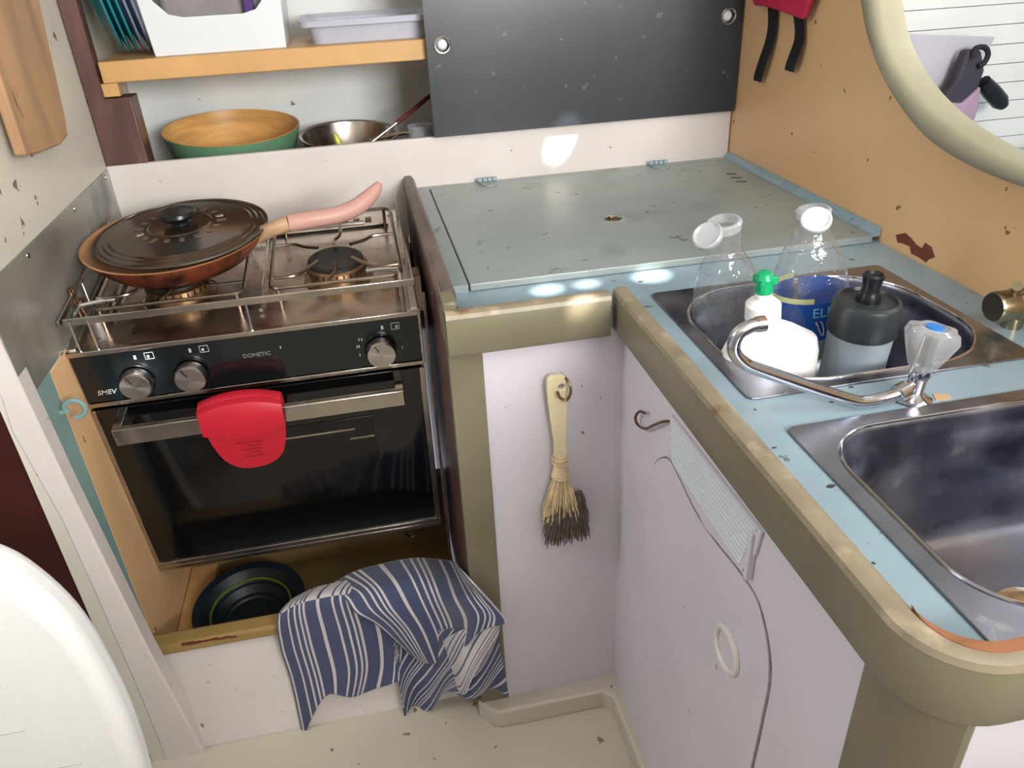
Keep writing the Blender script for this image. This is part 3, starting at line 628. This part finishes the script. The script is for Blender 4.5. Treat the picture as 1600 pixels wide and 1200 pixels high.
m = MB(); m.lathe([(.0001, 0), (.024, 0), (.026, .01), (.027, .05), (.022, .062), (.023, .075), (.0215, .075), (.0205, .062), (.025, .05), (.024, .01), (.0001, .004)], n=32); m.build('jar_body', cleark, parent=gj)
m = MB(); a_ = B(672, 150, 'y', .12); b_ = B(620, 192, 'y', .07); d_ = b_ + (b_ - a_) * .9; d_.z = max(d_.z, .935); m.tube([a_ + (a_ - b_) * .4, a_, b_], .0042, 8); ut = m.build('utensil_handle', mat('maroon utensil handle', (104, 56, 56), .4, mott=.1), loc=b_)
ut.name = 'serving_spoon'; tag(ut, 'maroon handled spoon leaning in the niche beside the navy panel', 'spoon')
MB().tube([Vector((0, 0, 0)), Vector((-.05, -.012, -.028))], .0025, 8).build('spoon_stem', steel, parent=ut)
# things on the shelf
ZS = 1.1422
def plate(i, m_, x, tilt, label, r=.098):
    t = thing('plate', label, 'plate', (x - .004, .102, ZS + r * math.cos(tilt) + .0015), (0, tilt, math.radians(13)), 'plates standing on edge on the shelf')
    mm = MB(); mm.lathe([(.0001, 0), (r * .6, 0), (r * .68, .006), (r, .013), (r, .0155), (r * .66, .0085), (r * .58, .0026), (.0001, .0026)], (0, 0, 0), axis='x', n=56); o_ = mm.build('plate_disc', m_, parent=t)
    mm = MB(); mm.tube([(.0143, r * math.cos(a), r * math.sin(a)) for a in np.linspace(0, 2 * PI, 48, endpoint=False)], .002, 8, closed=True); mm.build('plate_rim', m_, parent=t)
tl = -.16
for i, (x, m_, lb) in enumerate(((-.658, tealp, 'leftmost teal plate standing on edge on the shelf'), (-.648, tealp, 'second teal plate standing on the shelf'), (-.637, tealp, 'third teal plate standing on the shelf, touching the blue-grey ones'), (-.626, bluegrey, 'blue-grey plate standing next to the teal plates'), (-.615, bluegrey, 'blue-grey plate nearest the white basket'))): plate(i, m_, x, tl, lb)
bk = thing('storage_basket', 'white plastic storage basket with dipped front on the shelf', 'basket', (-.468, .02, ZS))
fprof = [(-.100, 0), (.103, 0), (.110, .13), (.092, .13), (.089, .100), (.080, .074), (.066, .059), (.045, .054), (-.045, .054), (-.066, .059), (-.084, .078), (-.096, .100), (-.110, .112)]
m = MB(); m.plate(fprof, [], XZ, 0, .004); m.plate([(-.100, 0), (.103, 0), (.110, .13), (-.110, .13)], [], XZ, .166, .170)
m.prism([(-.100, .004, 0), (-.110, .004, .13), (-.110, .166, .13), (-.100, .166, 0)], (.004, 0, 0)); m.prism([(.099, .004, 0), (.106, .004, .13), (.106, .166, .13), (.099, .166, 0)], (.004, 0, 0)); m.box(-.099, .102, .003, .167, 0, .004)
m.build('basket_shell', plastw, parent=bk, smooth=0, bevel=.0012)
m = MB(); m.prism([(-.555, .06, ZS + .006), (-.39, .06, ZS + .006), (-.372, .075, ZS + .16), (-.55, .075, ZS + .155)], (0, .05, 0)); fo = m.build('folded_bag', greybag, loc=(-.46, .08, ZS), bevel=.01, segs=3); tag(fo, 'grey folded bag standing inside the white basket', 'bag')
m = MB(); m.prism([(-.425, .040, ZS + .006), (-.405, .040, ZS + .006), (-.408, .05, ZS + .13), (-.42, .05, ZS + .13)], (0, .012, 0)); fo = m.build('purple_pouch', purple, loc=(-.415, .045, ZS), bevel=.003); tag(fo, 'purple strip of cloth in the white basket', 'pouch')
di = thing('plastic_dish', 'grey-lilac plastic dish at the right end of the shelf', 'dish', (-.225, .105, ZS))
m = MB()
def rz(hx, hy, z, r=.02): return [(p[0], p[1], z) for p in rr(-hx, hx, -hy, hy, r, 5)]
m.rings([rz(.098, .070, 0), rz(.102, .075, .027), rz(.115, .086, .027), rz(.116, .087, .036), rz(.112, .083, .037), rz(.100, .072, .030), rz(.095, .066, .006)]).build('dish_body', lilac, parent=di)

# red pouch with two black straps hanging on the tan bulkhead
pz = B(1220, 10, 'x', XR - .012)
po = thing('crimson_pouch', 'crimson cloth pouch with two black straps on the tan bulkhead', 'pouch', (XR - .006, pz.y, pz.z))
pp = [B(*p, 'x', XR - .012) for p in ((1183, -4), (1186, 8), (1205, 10), (1235, 20), (1262, 30), (1273, 0), (1290, -90), (1170, -90))]
m = MB(); m.prism([p - po.location for p in pp], (-.010, 0, 0)); m.build('pouch_body', redcloth, parent=po, bevel=.003, segs=3)
for pts in (((1206, 5), (1203, 55), (1193, 100), (1184, 127)), ((1246, 20), (1247, 60), (1242, 90), (1234, 111))):
    P = smooth_path([B(*p, 'x', XR - .009) - po.location for p in pts], 6); m = MB(); R = []
    for i, p in enumerate(P):
        x = p.x + .003 * math.sin(i * .35); R.append([(x, p.y - .013, p.z), (x, p.y + .013, p.z), (x - .0015, p.y + .013, p.z), (x - .0015, p.y - .013, p.z)])
    m.rings(R).build('strap', strapm, parent=po)
# chipped paint patch on the bulkhead
cp_ = [(1400, 367), (1415, 364), (1424, 372), (1432, 382), (1441, 388), (1446, 379), (1456, 386), (1461, 402), (1452, 405), (1447, 410), (1436, 402), (1424, 396), (1422, 385), (1410, 380), (1403, 379)]
m = MB(); m.plate([(p.y, p.z) for p in [B(*p, 'x', XR) for p in cp_]], [], YZ, XR - .0006, XR + .001); m.each('paint_chip', chipm, parent=wr, smooth=0)
# nickel tap on the bulkhead
q = Vector((.388, -.757, .9165)); nt_ = thing('nickel_tap', 'brushed nickel tap at the right edge beside the small sink', 'tap', q)
m = MB(); m.lathe([(.0001, -.030), (.015, -.030), (.0165, -.027), (.0165, -.010), (.015, -.009), (.015, -.006), (.0175, -.004), (.0175, .029)], axis='x', n=36); m.build('tap_body', nickel, parent=nt_)
m = MB(); m.tube([(-.012, -.004, .012), (-.016, -.010, .024), (-.020, -.013, .028)], [.0042, .005, .0055], 10); m.build('tap_lever', nickel, parent=nt_)
m = MB(); m.lathe([(.010, -.028), (.010, .001)], (0, 0, 0)); m.build('tap_foot', nickel, parent=nt_)

# ------------------------------------------------------------------ swan tap
tp = thing('swan_tap', 'chrome swan-neck tap with a clear blue-dotted knob', 'tap', (.196, -.860, .8902))
m = MB(); m.lathe([(.018, 0), (.0175, .003), (.012, .005), (.0085, .008), (.0085, .022), (.010, .026), (.008, .034), (.0075, .036)], n=28, M=Matrix.Rotation(math.radians(6), 3, 'Y')); m.build('tap_body', chrome, parent=tp)
P = [(-.002, 0, .016), (-.012, -.004, .013), (-.020, -.005, .011), (-.034, -.005, .0085), (-.050, -.005, .008), (-.070, -.005, .0135), (-.155, -.005, .055), (-.175, -.005, .066), (-.186, -.005, .080), (-.184, -.005, .094), (-.174, -.005, .100), (-.166, -.005, .101)]
m = MB(); m.tube(smooth_path(P, 5), .0058, 14); m.build('spout', chrome, parent=tp)
m = MB(); m.tube([(-.011, -.003, .0135), (-.020, -.005, .011)], .0085, 16); m.tube([(-.168, -.005, .1009), (-.161, -.005, .1009)], .0068, 14); m.each('collar', chrome, parent=tp)
Mk = Matrix.Translation((.002, 0, .030)) @ Matrix.Rotation(math.radians(7), 4, 'Y')
def star(r, z, k=.10, n=48): return [Mk @ Vector((r * (1 + k * math.cos(6 * a)) * math.cos(a), r * (1 + k * math.cos(6 * a)) * math.sin(a), z)) for a in np.linspace(0, 2 * PI, n, endpoint=False)]
m = MB(); m.rings([star(.0085, 0, .0), star(.013, .006, .03), star(.0185, .020, .07), star(.0225, .033, .10), star(.0205, .040, .09), star(.0125, .0425, .0), star(.0125, .0415, 0)]).build('tap_knob', cleark, parent=tp, smooth=50)
m = MB(); m.lathe([(.007, 0), (.007, .033), (.0001, .034)], n=20, c=(0, 0, 0)); m.v = [tuple(Mk @ Vector(v)) for v in m.v]; m.build('knob_core', steel, parent=tp)
m = MB(); m.lathe([(.0075, .0405), (.0075, .0432), (.0001, .0434)], n=24); m.v = [tuple(Mk @ Vector(v)) for v in m.v]; m.build('blue_dot', bluedot, parent=tp)

# ------------------------------------------------------------------ bottles in the small sink
ZB = .7665
def bottle(label, loc, rz_, H, w_, d_, capdir, rot=(0, 0, 0)):
    t = thing('water_bottle', label, 'bottle', loc, (rot[0], rot[1], rz_), 'empty clear bottles in the small sink')
    def ring(k, z): 
        return [(w_ * k * math.copysign(abs(math.cos(a)) ** .8, math.cos(a)), d_ * k * math.copysign(abs(math.sin(a)) ** .8, math.sin(a)), z) for a in np.linspace(0, 2 * PI, 48, endpoint=False)]
    def cr(r, z): return [(r * math.copysign(abs(math.cos(a)) ** .9, math.cos(a)), r * math.copysign(abs(math.sin(a)) ** .9, math.sin(a)), z) for a in np.linspace(0, 2 * PI, 48, endpoint=False)]
    R = [ring(.85, 0), ring(.98, .006), ring(1, .02), ring(1, .05), ring(.975, .055), ring(1, .06), ring(1, .09), ring(.97, .095), ring(1, .10), ring(1, .13), ring(.97, .15), ring(.88, .172), ring(.70, .195), cr(w_ * .42, .215), cr(.0165, H - .018), cr(.0155, H - .012), cr(.0155, H)]
    m = MB(); m.rings(R, cap1=False).build('bottle_body', clearp, parent=t)
    m = MB(); m.lathe([(.0155, H - .008), (.0170, H - .008), (.0182, H - .002), (.0185, H), (.016, H + .002), (.014, H + .002)], n=32); rg = m.build('neck_ring', clearcap, parent=t)
    M_ = Matrix.Translation((0, 0, H)) @ Matrix.Rotation(capdir, 4, 'Z') @ Matrix.Translation((.031, 0, -.002)) @ Matrix.Rotation(math.radians(32), 4, 'Y')
    m = MB(); m.lathe([(.0001, 0), (.0142, 0), (.0156, .002), (.0156, .006), (.014, .0075), (.0115, .005), (.0001, .0045)], n=32); m.v = [tuple(M_ @ Vector(v)) for v in m.v]; m.build('flip_cap', clearcap if capdir > 2 else plastw, parent=t)
    return t
bottle('clear crumpled bottle with open flip cap, left in the small sink', (.131, -.648, ZB + .004), .2, .246, .037, .037, math.radians(205), (math.radians(3), math.radians(-11), 0))
b2 = bottle('clear bottle with blue label and white flip cap', (.222, -.655, ZB + .004), -.1, .240, .042, .036, math.radians(-110), (math.radians(1), math.radians(-6), 0))
def cyl(th, z, r=.0432): return (r * math.sin(th), -(r * .36 / .42) * math.cos(th), z)
def band(z0, z1, a0, a1, r): 
    m = MB(); n = 40; R = []
    for k in range(n + 1):
        th = a0 + (a1 - a0) * k / n; R.append([cyl(th, z0, r), cyl(th, z1, r), cyl(th, z1, r + .0006), cyl(th, z0, r + .0006)])
    return m.rings(R)
lb = band(.100, .146, -PI * .98, PI * .98, .0433).build('label', labelb, parent=b2)
band(.146, .152, -PI * .98, -.25, .0433).build('label_edge', labely, parent=lb)
vs, fs = text('ELEC', .016); m = MB(); m.add([cyl(.12 + v.x / .043, .134 + v.y, .0441 + v.z) for v in vs], fs); m.build('label_lettering', lightblue, parent=lb, smooth=0)
m = MB()
for k in range(2):
    c0 = -.08 + k * .36
    m.tube([cyl(c0 + .10 * math.sin(a), .115 + .009 * math.cos(a * 1.4), .0446) for a in np.linspace(0, 5.2, 24)], .0007, 5)
m.build('label_squiggle', marking, parent=lb)
# sports bottle
sp_ = thing('sports_bottle', 'frosted sports bottle with charcoal screw lid, right in the small sink', 'bottle', (.212, -.742, ZB), (math.radians(2), math.radians(1), 0)); sp_.scale = (.80, .80, 1.03)
m = MB(); m.lathe([(.0001, 0), (.034, 0), (.036, .004), (.034, .03), (.0345, .060), (.0385, .068), (.0405, .075), (.0395, .11), (.041, .137), (.041, .14)], n=56); m.build('bottle_body', sportb, parent=sp_)
m = MB(); m.lathe([(.041, .134), (.0432, .136), (.0425, .164), (.0405, .168), (.036, .170), (.034, .167), (.015, .168), (.0001, .168)], n=56); ld = m.build('screw_lid', sportc, parent=sp_)
m = MB(); m.lathe([(.0155, .166), (.015, .172), (.0125, .177), (.0105, .182), (.0125, .191), (.0135, .195), (.011, .197), (.008, .194), (.0001, .193)], n=36); m.build('spout', blackp, parent=ld)
# squeeze bottle
sq = thing('squeeze_bottle', 'white detergent bottle with green nozzle in the small sink', 'bottle', (.124, -.738, ZB + .002), (math.radians(3), math.radians(-5), math.radians(-8))); sq.scale = (.90, .95, .95)
def sr(hx, hy, z, ox=0, p=.7): return [(ox + hx * math.copysign(abs(math.cos(a)) ** p, math.cos(a)), hy * math.copysign(abs(math.sin(a)) ** p, math.sin(a)), z) for a in np.linspace(0, 2 * PI, 48, endpoint=False)]
R = [sr(.045, .020, 0), sr(.050, .025, .004), sr(.053, .026, .02), sr(.055, .026, .07), sr(.056, .026, .105), sr(.056, .024, .130, .002), sr(.051, .022, .145, .004), sr(.034, .019, .158, .000), sr(.020, .016, .168, -.006, .9), sr(.017, .015, .174, -.007, 1)]
m = MB(); m.rings(R).build('bottle_body', hdpe, parent=sq)
m = MB(); m.lathe([(.0185, .172), (.0195, .176), (.0190, .192), (.015, .196), (.0095, .199), (.009, .208)], (-.007, 0, 0), n=36); m.build('screw_collar', hdpe, parent=sq)
m = MB(); m.lathe([(.0095, .206), (.0105, .210), (.0085, .216), (.010, .222), (.0075, .228), (.0001, .229)], (-.007, 0, 0), n=24)
for a in (0, 2.1, 4.2): m.box(.006, .0145, -.002, .002, .213, .222, Matrix.Translation((-.007, 0, 0)) @ Matrix.Rotation(a, 4, 'Z'))
m.build('nozzle', sprayg, parent=sq, bevel=.0008)

# ------------------------------------------------------------------ hooks and brush
q = B(878, 600, 'y', -.577)
m = MB(); m.tube(smooth_path([(q.x, -.5755, q.z + .014), (q.x, -.586, q.z + .016), (q.x + .004, -.596, q.z + .012), (q.x + .005, -.600, q.z), (q.x + .001, -.598, q.z - .011), (q.x - .007, -.597, q.z - .008), (q.x - .011, -.597, q.z + .002)], 6), .0017, 8)
tag(m.build('cup_hook', brass, loc=q), 'bent brass cup hook carrying the brush', 'hook', 'brass cup hooks')
q2 = B(1046, 658, 'x', .015)
m = MB(); yv = lambda u, v: B(u, v, 'x', .008)
m.tube([(.015, q2.y, q2.z)] + smooth_path([yv(1035, 659), yv(1022, 664), yv(1008, 670), yv(996, 663), yv(993, 652), yv(999, 643), yv(1007, 645)], 5), .0017, 8)
tag(m.build('cup_hook', brass, loc=q2), 'empty brass cup hook beside the louvred vent', 'hook', 'brass cup hooks')
br = thing('hand_brush', 'ivory handled brush with grey worn bristles hanging on a hook', 'brush', (-.071, -.585, .54))
hpf = [(.812, .0075), (.808, .012), (.795, .013), (.775, .0125), (.74, .010), (.715, .008), (.70, .0085), (.69, .009)]
m = MB(); m.plate([(-w_ + (.812 - z) * .03 - .0035, z - .54) for z, w_ in hpf] + [(w_ + (.812 - z) * .03 - .0035, z - .54) for z, w_ in hpf[::-1]], [circ(.002, .256, .0042, 14)], XZ, -.006, .002); m.build('brush_handle', ivory, parent=br, bevel=.0022, segs=3, smooth=40)
m = MB(); m.tube([(.0005, -.002, .152), (.0, -.002, .146), (.0, -.002, .128), (-.0015, -.002, .118)], [.008, .0085, .0100, .0115], 14)
for z in (.149, .142, .124): m.tube([(.0105 * math.cos(a) * 1.0, -.002 + .0105 * math.sin(a), z) for a in np.linspace(0, 2 * PI, 20, endpoint=False)], .0012, 6, closed=True)
m.build('binding', bristle, parent=br)
def bristles(name, m_, N_, z0, z1, x0, x1, xb0, xb1, r, rag):
    m = MB()
    for k in range(N_):
        t = random.random(); d_ = random.uniform(-1, 1)
        a = Vector((x0 + (x1 - x0) * t, -.002 + d_ * .006, z0)); b_ = Vector((xb0 + (xb1 - xb0) * t + random.uniform(-.003, .003), -.004 + d_ * .010, z1 + random.uniform(0, rag)))
        b_.y = min(b_.y, .006)
        m.tube([a, (a + b_) / 2 + Vector((random.uniform(-.002, .002), 0, 0)), b_], r, 4)
    return m.build(name, m_, parent=br, smooth=60)
bristles('bristle_bundle', bristle, 260, .120, .045, -.008, .008, -.026, .022, .0007, .03)['kind'] = 'stuff'
bristles('worn_tip', bristled, 900, .085, .006, -.008, .030, -.024, .036, .0006, .055)['kind'] = 'stuff'

# ------------------------------------------------------------------ collander inside the locker
co = thing('collapsible_colander', 'dark collapsible colander with lime rings under the cooker', 'colander', (-.560, -.352, .2760), (math.radians(7), 0, 0))
m = MB(); m.lathe([(.0001, .002), (.045, .002), (.050, .012), (.060, .012), (.064, .026), (.074, .026), (.079, .042), (.092, .044), (.093, .047), (.079, .046), (.060, .018), (.045, .006), (.0001, .006)], n=64); m.build('colander_body', colander, parent=co)
for r_, z_ in ((.0735, .030), (.0665, .0285)):
    m = MB(); m.tube([(r_ * math.cos(a), r_ * math.sin(a), z_ + .004) for a in np.linspace(0, 2 * PI, 48, endpoint=False)], .0022, 8, closed=True); m.build('lime_ring', limeg, parent=co)

# ------------------------------------------------------------------ towel
def cloth_mat():
    m = bpy.data.materials.new('striped towel cloth'); m.use_nodes = True; nt = m.node_tree; N = nt.nodes; L = nt.links; b = N['Principled BSDF']; b.inputs['Roughness'].default_value = .85
    b.inputs['Sheen Weight'].default_value = .2
    uv = N.new('ShaderNodeUVMap'); uv.uv_map = 'uv'; sx = N.new('ShaderNodeSeparateXYZ'); L.new(uv.outputs[0], sx.inputs[0])
    def M_(op, a, b_=None, c=None):
        n = N.new('ShaderNodeMath'); n.operation = op
        for i, v in enumerate((a, b_, c)):
            if v is None: continue
            if isinstance(v, (int, float)): n.inputs[i].default_value = v
            else: L.new(v, n.inputs[i])
        return n.outputs[0]
    u = sx.outputs[0]
    fr_ = M_('FRACT', M_('MULTIPLY', u, 1.0)); tot = None
    for c_, w_ in ((.10, .035), (.40, .022), (.56, .022), (.68, .022), (.78, .026)):
        s = M_('LESS_THAN', M_('ABSOLUTE', M_('SUBTRACT', fr_, c_)), w_); tot = s if tot is None else M_('MAXIMUM', tot, s)
    inv = M_('GREATER_THAN', sx.outputs[1], 1.0)       # hem zone is white with navy lines
    fac = M_('ABSOLUTE', M_('SUBTRACT', tot, inv))
    nz = N.new('ShaderNodeTexNoise'); nz.inputs['Scale'].default_value = 240; tc = N.new('ShaderNodeTexCoord'); L.new(tc.outputs['Object'], nz.inputs[0])
    mx = N.new('ShaderNodeMix'); mx.data_type = 'RGBA'; L.new(fac, mx.inputs[0]); mx.inputs[6].default_value = lin((62, 70, 100)); mx.inputs[7].default_value = lin((190, 184, 188)); L.new(mx.outputs[2], b.inputs['Base Color'])
    bp = N.new('ShaderNodeBump'); bp.inputs['Strength'].default_value = .4; bp.inputs['Distance'].default_value = .001; L.new(nz.outputs[0], bp.inputs['Height']); L.new(bp.outputs[0], b.inputs['Normal'])
    return m
towel = cloth_mat()
tw = thing('striped_towel', 'navy and white striped tea towel draped over the locker rail', 'towel', (-.32, -.49, .39))
def sheet(name, rows, us, vs_, nu=28, nv=28, fold=.004, ff=5, seed=0):
    """rows: list of polylines of 3D points (same count) from top to bottom"""
    rows = [smooth_path([Vector(p) - tw.location for p in r], 8) for r in rows]; cols = len(rows[0])
    grid = []
    for j in range(cols): grid.append(smooth_path([r[j] for r in rows], nv // (len(rows) - 1) + 1))
    nr = len(grid[0]); V = []; UV = []
    for i in range(nr):
        for j in range(cols):
            t = i / (nr - 1); s = j / (cols - 1); p = grid[j][i].copy(); f_ = fold * (.3 + t)
            p.y += -abs(f_) * (1 + math.sin(ff * s * 2 * PI + seed + t * 1.3)) * .5 - f_ * .4 * math.sin(ff * 2.3 * s * PI + seed * 2 + t * 4)
            V.append(p); UV.append((us[0] + (us[1] - us[0]) * s + us[2] * t, vs_[0] + (vs_[1] - vs_[0]) * t))
    F = [(i * cols + j, i * cols + j + 1, (i + 1) * cols + j + 1, (i + 1) * cols + j) for i in range(nr - 1) for j in range(cols - 1)]
    me = bpy.data.meshes.new(name); me.from_pydata(V, [], F); l = me.uv_layers.new(name='uv')
    for lp_ in me.loops: l.data[lp_.index].uv = UV[lp_.vertex_index]
    for p in me.polygons: p.use_smooth = True
    me.materials.append(towel); o = bpy.data.objects.new(name, me); C.objects.link(o); o.parent = tw
    md = o.modifiers.new('s', 'SOLIDIFY'); md.thickness = .0022; md.offset = 1
    return o
def P3(l): return [B(u, v, 'y', y) for u, v, y in l]
# back layer hanging at the left
sheet('left_hanging', [P3([(455, 935, -.458), (500, 915, -.458), (560, 905, -.458), (610, 925, -.458)]),
                       P3([(434, 962, -.496), (480, 940, -.500), (545, 930, -.502), (612, 940, -.502)]),
                       P3([(438, 1010, -.502), (490, 995, -.508), (560, 985, -.510), (628, 1000, -.514)]),
                       P3([(455, 1065, -.510), (505, 1050, -.518), (570, 1040, -.520), (625, 1040, -.520)]),
                       P3([(473, 1148, -.530), (512, 1085, -.530), (562, 1086, -.530), (624, 1058, -.530)])], (0, 2.6, 0), (1.6, -.9), fold=.004, ff=2, seed=1)
# lower right hanging folds
sheet('right_hanging', [P3([(615, 985, -.512), (660, 985, -.515), (720, 980, -.570), (782, 965, -.598)]),
                        P3([(618, 1030, -.520), (665, 1035, -.522), (725, 1030, -.582), (780, 1010, -.600)]),
                        P3([(626, 1075, -.530), (670, 1070, -.530), (725, 1058, -.588), (786, 1045, -.600)]),
                        P3([(634, 1120, -.535), (672, 1095, -.533), (728, 1078, -.592), (792, 1082, -.602)])], (0, 3.4, 2.2), (0, .9), fold=.010, ff=2.5, seed=2)
sheet('white_underside', [P3([(690, 1000, -.545), (720, 985, -.588), (755, 975, -.604), (784, 962, -.606)]),
                          P3([(700, 1035, -.555), (722, 1040, -.596), (748, 1020, -.606), (778, 990, -.608)]),
                          P3([(705, 1060, -.560), (722, 1084, -.600), (735, 1062, -.606), (765, 1015, -.608)])], (0, 1.4, 1.2), (1.3, 1.6), fold=.003, ff=1, seed=3)
# big upper fold lying over everything
sheet('top_fold', [P3([(497, 925, -.455), (560, 890, -.440), (640, 872, -.430), (700, 875, -.430), (716, 884, -.50)]),
                   P3([(535, 930, -.500), (590, 915, -.500), (655, 900, -.497), (712, 900, -.490), (732, 904, -.602)]),
                   P3([(555, 955, -.520), (612, 950, -.527), (672, 940, -.528), (725, 930, -.580), (768, 942, -.606)]),
                   P3([(590, 975, -.526), (640, 985, -.536), (690, 982, -.540), (742, 962, -.602), (786, 962, -.608)]),
                   P3([(640, 1020, -.530), (668, 1036, -.541), (698, 1022, -.545), (735, 998, -.603), (789, 968, -.610)])], (0, 3.1, 0), (.3, .5), fold=.004, ff=3, seed=.5)

# ------------------------------------------------------------------ white cushion close to the camera on the left
co_ = [B(*p, 'y', -.76) for p in ((-40, 812), (0, 825), (60, 855), (130, 920), (180, 1000), (220, 1090), (250, 1200), (262, 1300))]
co_ = smooth_path(co_, 5); poly = [(p.x, p.z) for p in co_] + [(co_[-1].x - .02, .205), (-1.05, .205), (-1.1, .80), (-.9, .862)]
cu = thing('white_seat_back', 'rounded white woven seat back in the lower left corner', 'seat back', (-.8, -.79, .205))
MB().plate([(a + .8, b_ - .205) for a, b_ in poly], [], XZ, -.022, .022).build('cover', cushionm, parent=cu, bevel=.016, segs=5, smooth=40)
m = MB()
for k in range(8): m.box(-.26, .165 if 1 < k < 6 else .13, -.0226, -.0218, .05 + k * .062, .0512 + k * .062)
m.build('seam', mat('pale seam thread', (206, 210, 212), .7, mott=0), parent=cu)

# ------------------------------------------------------------------ far cabin things
g = [B(*p, 'y', .27) for p in ((1380, 52), (1555, 58), (1512, 150), (1440, 190), (1380, 190))]
m = MB(); m.prism(g, (0, .012, 0)); o_ = m.build('grey_board', greyfelt, loc=g[4], bevel=.002); tag(o_, 'light grey board leaning in the far cabin behind the opening', 'board')
hbg = thing('hanging_bag', 'mauve and charcoal cloth bag hanging in the far cabin', 'bag', B(1510, 150, 'y', .22))
def rel(l, y): return [B(u, v, 'y', y) - hbg.location for u, v in l]
m = MB(); m.prism(rel(((1514, 78), (1535, 78), (1540, 110), (1530, 140), (1530, 165), (1480, 175), (1470, 160), (1495, 125)), .22), (0, .03, 0)); m.build('bag_top', charcoal, parent=hbg, bevel=.008, segs=3)
m = MB(); m.prism(rel(((1480, 160), (1505, 162), (1534, 135), (1531, 165), (1521, 195), (1500, 185), (1478, 170)), .212), (0, .02, 0)); m.build('bag_body', mauve, parent=hbg, bevel=.005, segs=3)
m = MB(); m.tube(smooth_path(rel(((1520, 90), (1524, 76), (1538, 74), (1544, 84), (1538, 98), (1528, 104)), .215), 5), .006, 8); m.build('bag_handle', strapm, parent=hbg)
hr = rel(((1536, 128), (1548, 142), (1562, 158), (1568, 165)), .225); m = MB(); m.tube([hr[0], hr[1], hr[2], hr[3]], [.016, .019, .019, .012], 16); m.build('hairbrush_grip', blackp, parent=hbg)
